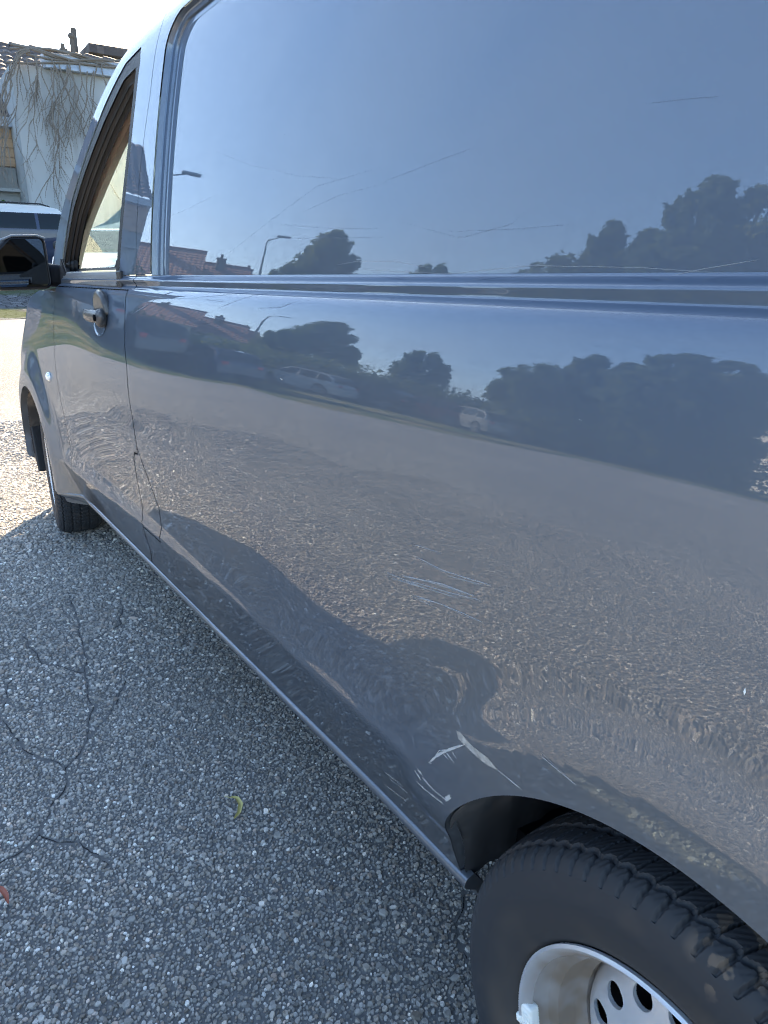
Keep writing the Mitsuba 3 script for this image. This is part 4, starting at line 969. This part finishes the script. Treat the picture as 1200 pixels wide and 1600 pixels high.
# ------------------------------------------------------------------ houses
def gable_house(key, az, dist, length, depth, eave, ridge, yaw, wallm, label, nwin=3, chim=2, roofm='m_terracotta', ztop=True):
    x, y = at(az, dist); z0 = float(Zg(x, y)) - .2
    M = trimesh.transformations.translation_matrix([x, y, z0]) @ trimesh.transformations.rotation_matrix(yaw, [0, 0, 1])
    L, D = length / 2, depth / 2
    def put(part, m, mat, smooth=False): m = m.copy(); m.apply_transform(M); add(f'{key}__{part}', m, mat, smooth)
    prof = Polygon([(-D, 0), (D, 0), (D, eave), (0, ridge - .05), (-D, eave)])
    m = trimesh.creation.extrude_polygon(prof, length, engine='earcut'); v = m.vertices[:, [2, 0, 1]].copy(); v[:, 0] -= L
    put('wall', trimesh.Trimesh(v, m.faces, process=False), wallm)
    nx, ny = int(length / .26), int(math.hypot(D, ridge - eave) / .36)
    for side, part in ((-1, 'roof'), (1, 'roof_001')):
        A = []
        xs = np.linspace(-L - .3, L + .3, nx * 4)
        for r in range(ny):
            for e in (0.02, .98):
                u = (r + e) / ny * 1.04 - .04
                yy_ = side * D * (1 - u) ; zz_ = eave + (ridge - eave) * u
                A.append([(q, yy_, zz_ + .05 + .035 * abs(math.sin(q / .26 * math.pi)) + (.035 if e < .5 else 0)) for q in xs])
        put(part, loft(np.array(A)), roofm, 30)
    put('roof__ridge', tube([(-L - .3, 0, ridge + .06), (L + .3, 0, ridge + .06)], .12, 8), roofm, 40)
    for i in range(chim):
        cx_ = L * (-.5 + 1.0 * i / max(1, chim - 1)) if chim > 1 else 0
        put('roof__' + num('chimney', i), cat([bx(cx_ - .25, cx_ + .25, -.9, -.4, ridge - .9, ridge + .45), bx(cx_ - .30, cx_ + .30, -.95, -.35, ridge + .45, ridge + .53), trimesh.creation.cylinder(.09, .35, sections=10).apply_translation([cx_, -.65, ridge + .68])]), 'm_chimney')
    for i in range(nwin):
        cx_ = -L + length * (i + .5) / nwin
        for s in (-1, 1):
            k = num('window', i + (nwin if s > 0 else 0))
            put(k, cat([bx(cx_ - .55, cx_ + .55, s * D - .04, s * D + .04, eave - 1.75, eave - 1.66), bx(cx_ - .5, cx_ - .42, s * D - .03, s * D + .03, eave - 1.66, eave - .45), bx(cx_ + .42, cx_ + .5, s * D - .03, s * D + .03, eave - 1.66, eave - .45), bx(cx_ - .04, cx_ + .04, s * D - .025, s * D + .025, eave - 1.66, eave - .45), bx(cx_ - .5, cx_ + .5, s * D - .03, s * D + .03, eave - .45, eave - .37)]), 'm_white_car')
            put(k + '__pane', bx(cx_ - .42, cx_ + .42, s * D - .012, s * D + .012, eave - 1.66, eave - .45), 'm_dark_glass')
    tag(key, label, 'house')
gable_house('terraced_house', 11.9, 44, 9, 7.5, 3.4, 5.9, .35, 'm_house_wall', 'house with terracotta roof mirrored at the front end of the blank window')
gable_house('terraced_house_001', 17.3, 46, 6.5, 7, 3.1, 5.3, .30, 'm_house_wall_b', 'middle terracotta roofed house mirrored in the van window')
gable_house('terraced_house_002', 20.6, 49, 3.2, 6, 3.0, 5.0, .28, 'm_house_wall', 'last low terracotta roofed house of the mirrored row')
gable_house('white_house', 65.5, 44, 13, 9, 7.0, 10.4, -.9, 'm_house_wall_b', 'pale tall house mirrored behind the trees at the right edge', nwin=4)

# white building with flat zinc parapet, bare creeper over it
BX0, BX1, BY0, BY1 = 4.05, 12.5, 25.2, 33.0
bz = float(Zg(4, 25)) - .5
BT = 6.95
add('white_building__wall', bx(BX0, BX1, BY0, BY1, bz, 5.22), 'm_plaster')
add('white_building__wall__upper_wall', bx(BX0 + .0, BX1, BY0 + .03, BY1, 5.22, BT), 'm_plaster')
pz = []
for i, x in enumerate(np.arange(BX0 + .9, BX1, 1.35)):
    pz.append(tm(m3.Manifold.batch_hull([m3.Manifold.sphere(.03, 8).translate(p) for p in ((x, BY0 - .16, BT - .02), (x + 1.33, BY0 - .16, BT - .02), (x, BY0 - .12, BT + .33), (x + 1.33, BY0 - .12, BT + .36), (x, BY0 + .5, BT + .36), (x + 1.33, BY0 + .5, BT + .36), (x, BY0 + .3, BT), (x + 1.33, BY0 + .3, BT))])))
for i, m in enumerate(pz): add('white_building__' + num('parapet_sheet', i), m, 'm_zinc', 30)
add('white_building__wall__corner_post', bx(BX0 - .02, BX0 + .30, BY0 - .025, BY0 + .05, bz, BT - .01), 'm_plaster')
tag('white_building', 'weathered white rendered building with zinc edged flat roof', 'building')
st = []
def stem(p, d, length, r, depth=0):
    pts = [np.array(p, float)]; d = np.array(d, float)
    nseg = max(3, int(length / .11))
    for k in range(nseg):
        d = d + np.array([rng.normal(0, .17), rng.normal(0, .05), rng.normal(0, .09) - .11]); d /= np.linalg.norm(d)
        q = pts[-1] + d * length / nseg; q[1] = np.clip(q[1], BY0 - .42, BY0 - .03)
        pts.append(q)
        if depth < 3 and rng.random() < (.22 if depth < 2 else .10) and k > 0:
            s = rng.choice([-1, 1]); dd = d + np.array([s * rng.uniform(.25, .7), rng.normal(0, .1), rng.uniform(-.35, .15)])
            stem(q, dd / np.linalg.norm(dd), length * rng.uniform(.25, .6), r * .66, depth + 1)
    st.append(tube(pts, np.linspace(r, r * .35, len(pts)), 5))
for x in np.concatenate([rng.uniform(BX0 + .1, BX0 + 1.5, 13), rng.uniform(BX0 + 1.5, BX0 + 4.5, 16)]):
    stem((x, BY0 - .25, BT + rng.uniform(-.1, .35)), (rng.normal(0, .25), -.05, -1), rng.uniform(1.0, 3.0) * (1.25 if x < BX0 + 1.2 else .8), .021)
for k in range(9):      # old wood lying along the parapet and spilling left over the corner
    x0_ = rng.uniform(BX0 - .2, BX0 + 2.5)
    pts = [(x0_ + t * 2.2, BY0 - .20 + .03 * math.sin(9 * t + k), BT + .30 + .12 * math.sin(3 * t + k) - (.25 if x0_ < BX0 else 0)) for t in np.linspace(0, 1, 12)]
    st.append(tube(pts, .032, 6))
for k in range(7):
    pts = [(BX0 + .5 - t * rng.uniform(.9, 1.3), BY0 - .28 - .06 * k / 12, BT + .30 - 2.6 * t ** 2.2 + .04 * math.sin(8 * t + k)) for t in np.linspace(0, 1, 12)]
    st.append(tube(pts, np.linspace(.03, .012, 12), 5))
    stem(pts[-1], (rng.normal(-.1, .2), 0, -1), rng.uniform(.6, 1.6), .016, 1)
add('bare_creeper__stems', cat(st), 'm_stem', 50)
tag('bare_creeper', 'leafless tangled creeper hanging over the corner of the white building', 'creeper')

# brown tiled house to its left
HZ, HY = 5.55, 26.6
def slope(x, u):      # u 0 at the eave, 1 at the ridge
    return np.array([x, HY + 4.2 * u, HZ + .2 + 2.95 * u])
rows, pitch = 15, .33
A = []
xs = np.arange(-6.0, 9.6, pitch / 6)
for r in range(rows):
    for e in (0.0, .97):
        u = (r + e) / rows
        w = .055 * np.abs(np.sin((xs / pitch) * np.pi)) ** .8
        A.append(np.stack([xs, HY + 4.2 * u + 0 * xs, HZ + .2 + 2.95 * u + w + (.05 if e == 0 else 0)], 1))
add('tiled_house__roof', loft(np.array(A)), 'm_tile_brown', 30)
for i, x in enumerate(np.arange(-1.2, 9.6, .62)):
    p = slope(x, 1.0)
    t = tube([(x, p[1] + .05, p[2] + .02), (x + .60, p[1] + .05, p[2] - .02)], [.155, .125], 10); add('tiled_house__roof__' + num('ridge_tile', i), t, 'm_tile_brown', 40)
add('tiled_house__roof__back_slope', loft(np.array([[(x, HY + 4.2 + 3.5 * u, HZ + 3.1 - 2.4 * u) for x in (-6, 9.6)] for u in (0, 1)])), 'm_tile_brown')
add('tiled_house__gutter', bx(-6, 4.05, HY - .22, HY - .02, HZ - .06, HZ + .20), 'm_zinc')
add('tiled_house__wall', bx(-6, 9.4, HY + .25, HY + 6.8, bz - .5, HZ + .1), 'm_plaster')
for i in range(4):
    add('tiled_house__' + num('board', i), bx(-6, 4.04, HY + .12 - .012 * (i % 2), HY + .27, HZ - .07 - .265 * (i + 1) + .014, HZ - .07 - .265 * i), 'm_board')
add('tiled_house__window_panel', bx(-6, 4.02, HY + .16, HY + .27, HZ - 1.75, HZ - 1.14), 'm_grey_board')
add('tiled_house__window_panel__sill', bx(-6, 4.10, HY - .02, HY + .27, HZ - 1.84, HZ - 1.75), 'm_plaster')
for i, x in enumerate((6.72, 7.05)):
    add('tiled_house__' + num('chimney', i), cat([bx(x - .12, x + .12, HY + 4.0, HY + 4.3, HZ + 3.0, HZ + 3.30 - .15 * i)] ), 'm_chimney')
    add('tiled_house__' + num('chimney', i) + '__pot', tube([(x, HY + 4.15, HZ + 3.25 - .15 * i), (x, HY + 4.15, HZ + 3.48 + .22 * i)], .07, 10), 'm_chimney', 40)
add('tiled_house__chimney_001__ball', trimesh.creation.icosphere(2, .11).apply_translation([7.05, HY + 4.15, HZ + 3.76]), 'm_chimney', True)
add('tiled_house__chimney__stack', bx(6.5, 7.35, HY + 3.9, HY + 4.5, HZ + 2.6, HZ + 3.18), 'm_chimney')
tag('tiled_house', 'house with brown tiled roof and wooden boards under the gutter, left of the white building', 'house')
# far house over the parapet
add('far_house__wall', bx(8.6, 13, 33.5, 38, 3, 9.5), 'm_house_wall')
add('far_house__roof', cat([bx(8.2, 13.4, 33.1, 38.4, 9.5, 9.75), tm(m3.Manifold.batch_hull([m3.Manifold.cube([.1, .1, .1]).translate(p) for p in ((8.2, 33.1, 9.7), (13.4, 33.1, 9.7), (8.2, 38.4, 9.7), (13.4, 38.4, 9.7), (9.8, 35.6, 10.7), (12.4, 35.6, 10.7))]))]), 'm_tile_brown')
add('far_house__chimney', cat([bx(7.75, 8.15, 34, 34.4, 6, 9.6), tube([(7.95, 34.2, 9.6), (7.95, 34.2, 10.5)], .1, 8)]), 'm_chimney')
tag('far_house', 'far house whose tiled roof shows above the zinc parapet', 'house')
# ivy at the left edge
C_ = np.array([(3.05 + .12 * math.sin(3 * z), 26.3, z) for z in np.linspace(bz, 4.6, 14)] + [(3.45, 26.3, z) for z in np.linspace(bz, 3.2, 6)])
add('ivy_plant__leaves', foliage(C_, np.full(len(C_), .20), 2200, .07), 'm_ivy')
add('ivy_plant__stem', tube([(3.05, 26.3, bz), (3.1, 26.3, 4.4)], .03, 6), 'm_bark')
tag('ivy_plant', 'green ivy climbing the wall under the boards', 'ivy')
# grass verge across the car park, seen mirrored
vx = [at(a, d) for a in np.linspace(2, 80, 40) for d in (21.5,)]
A = np.array([[(*at(a, d), float(Zg(*at(a, d))) + .012) for d in (22.5, 24, 26, 28.4)] for a in np.linspace(4, 84, 60)])
add('grass_verge', loft(A), 'm_grass', True)
tag('grass_verge', 'dry grass verge along the far side of the car park', kind='structure')
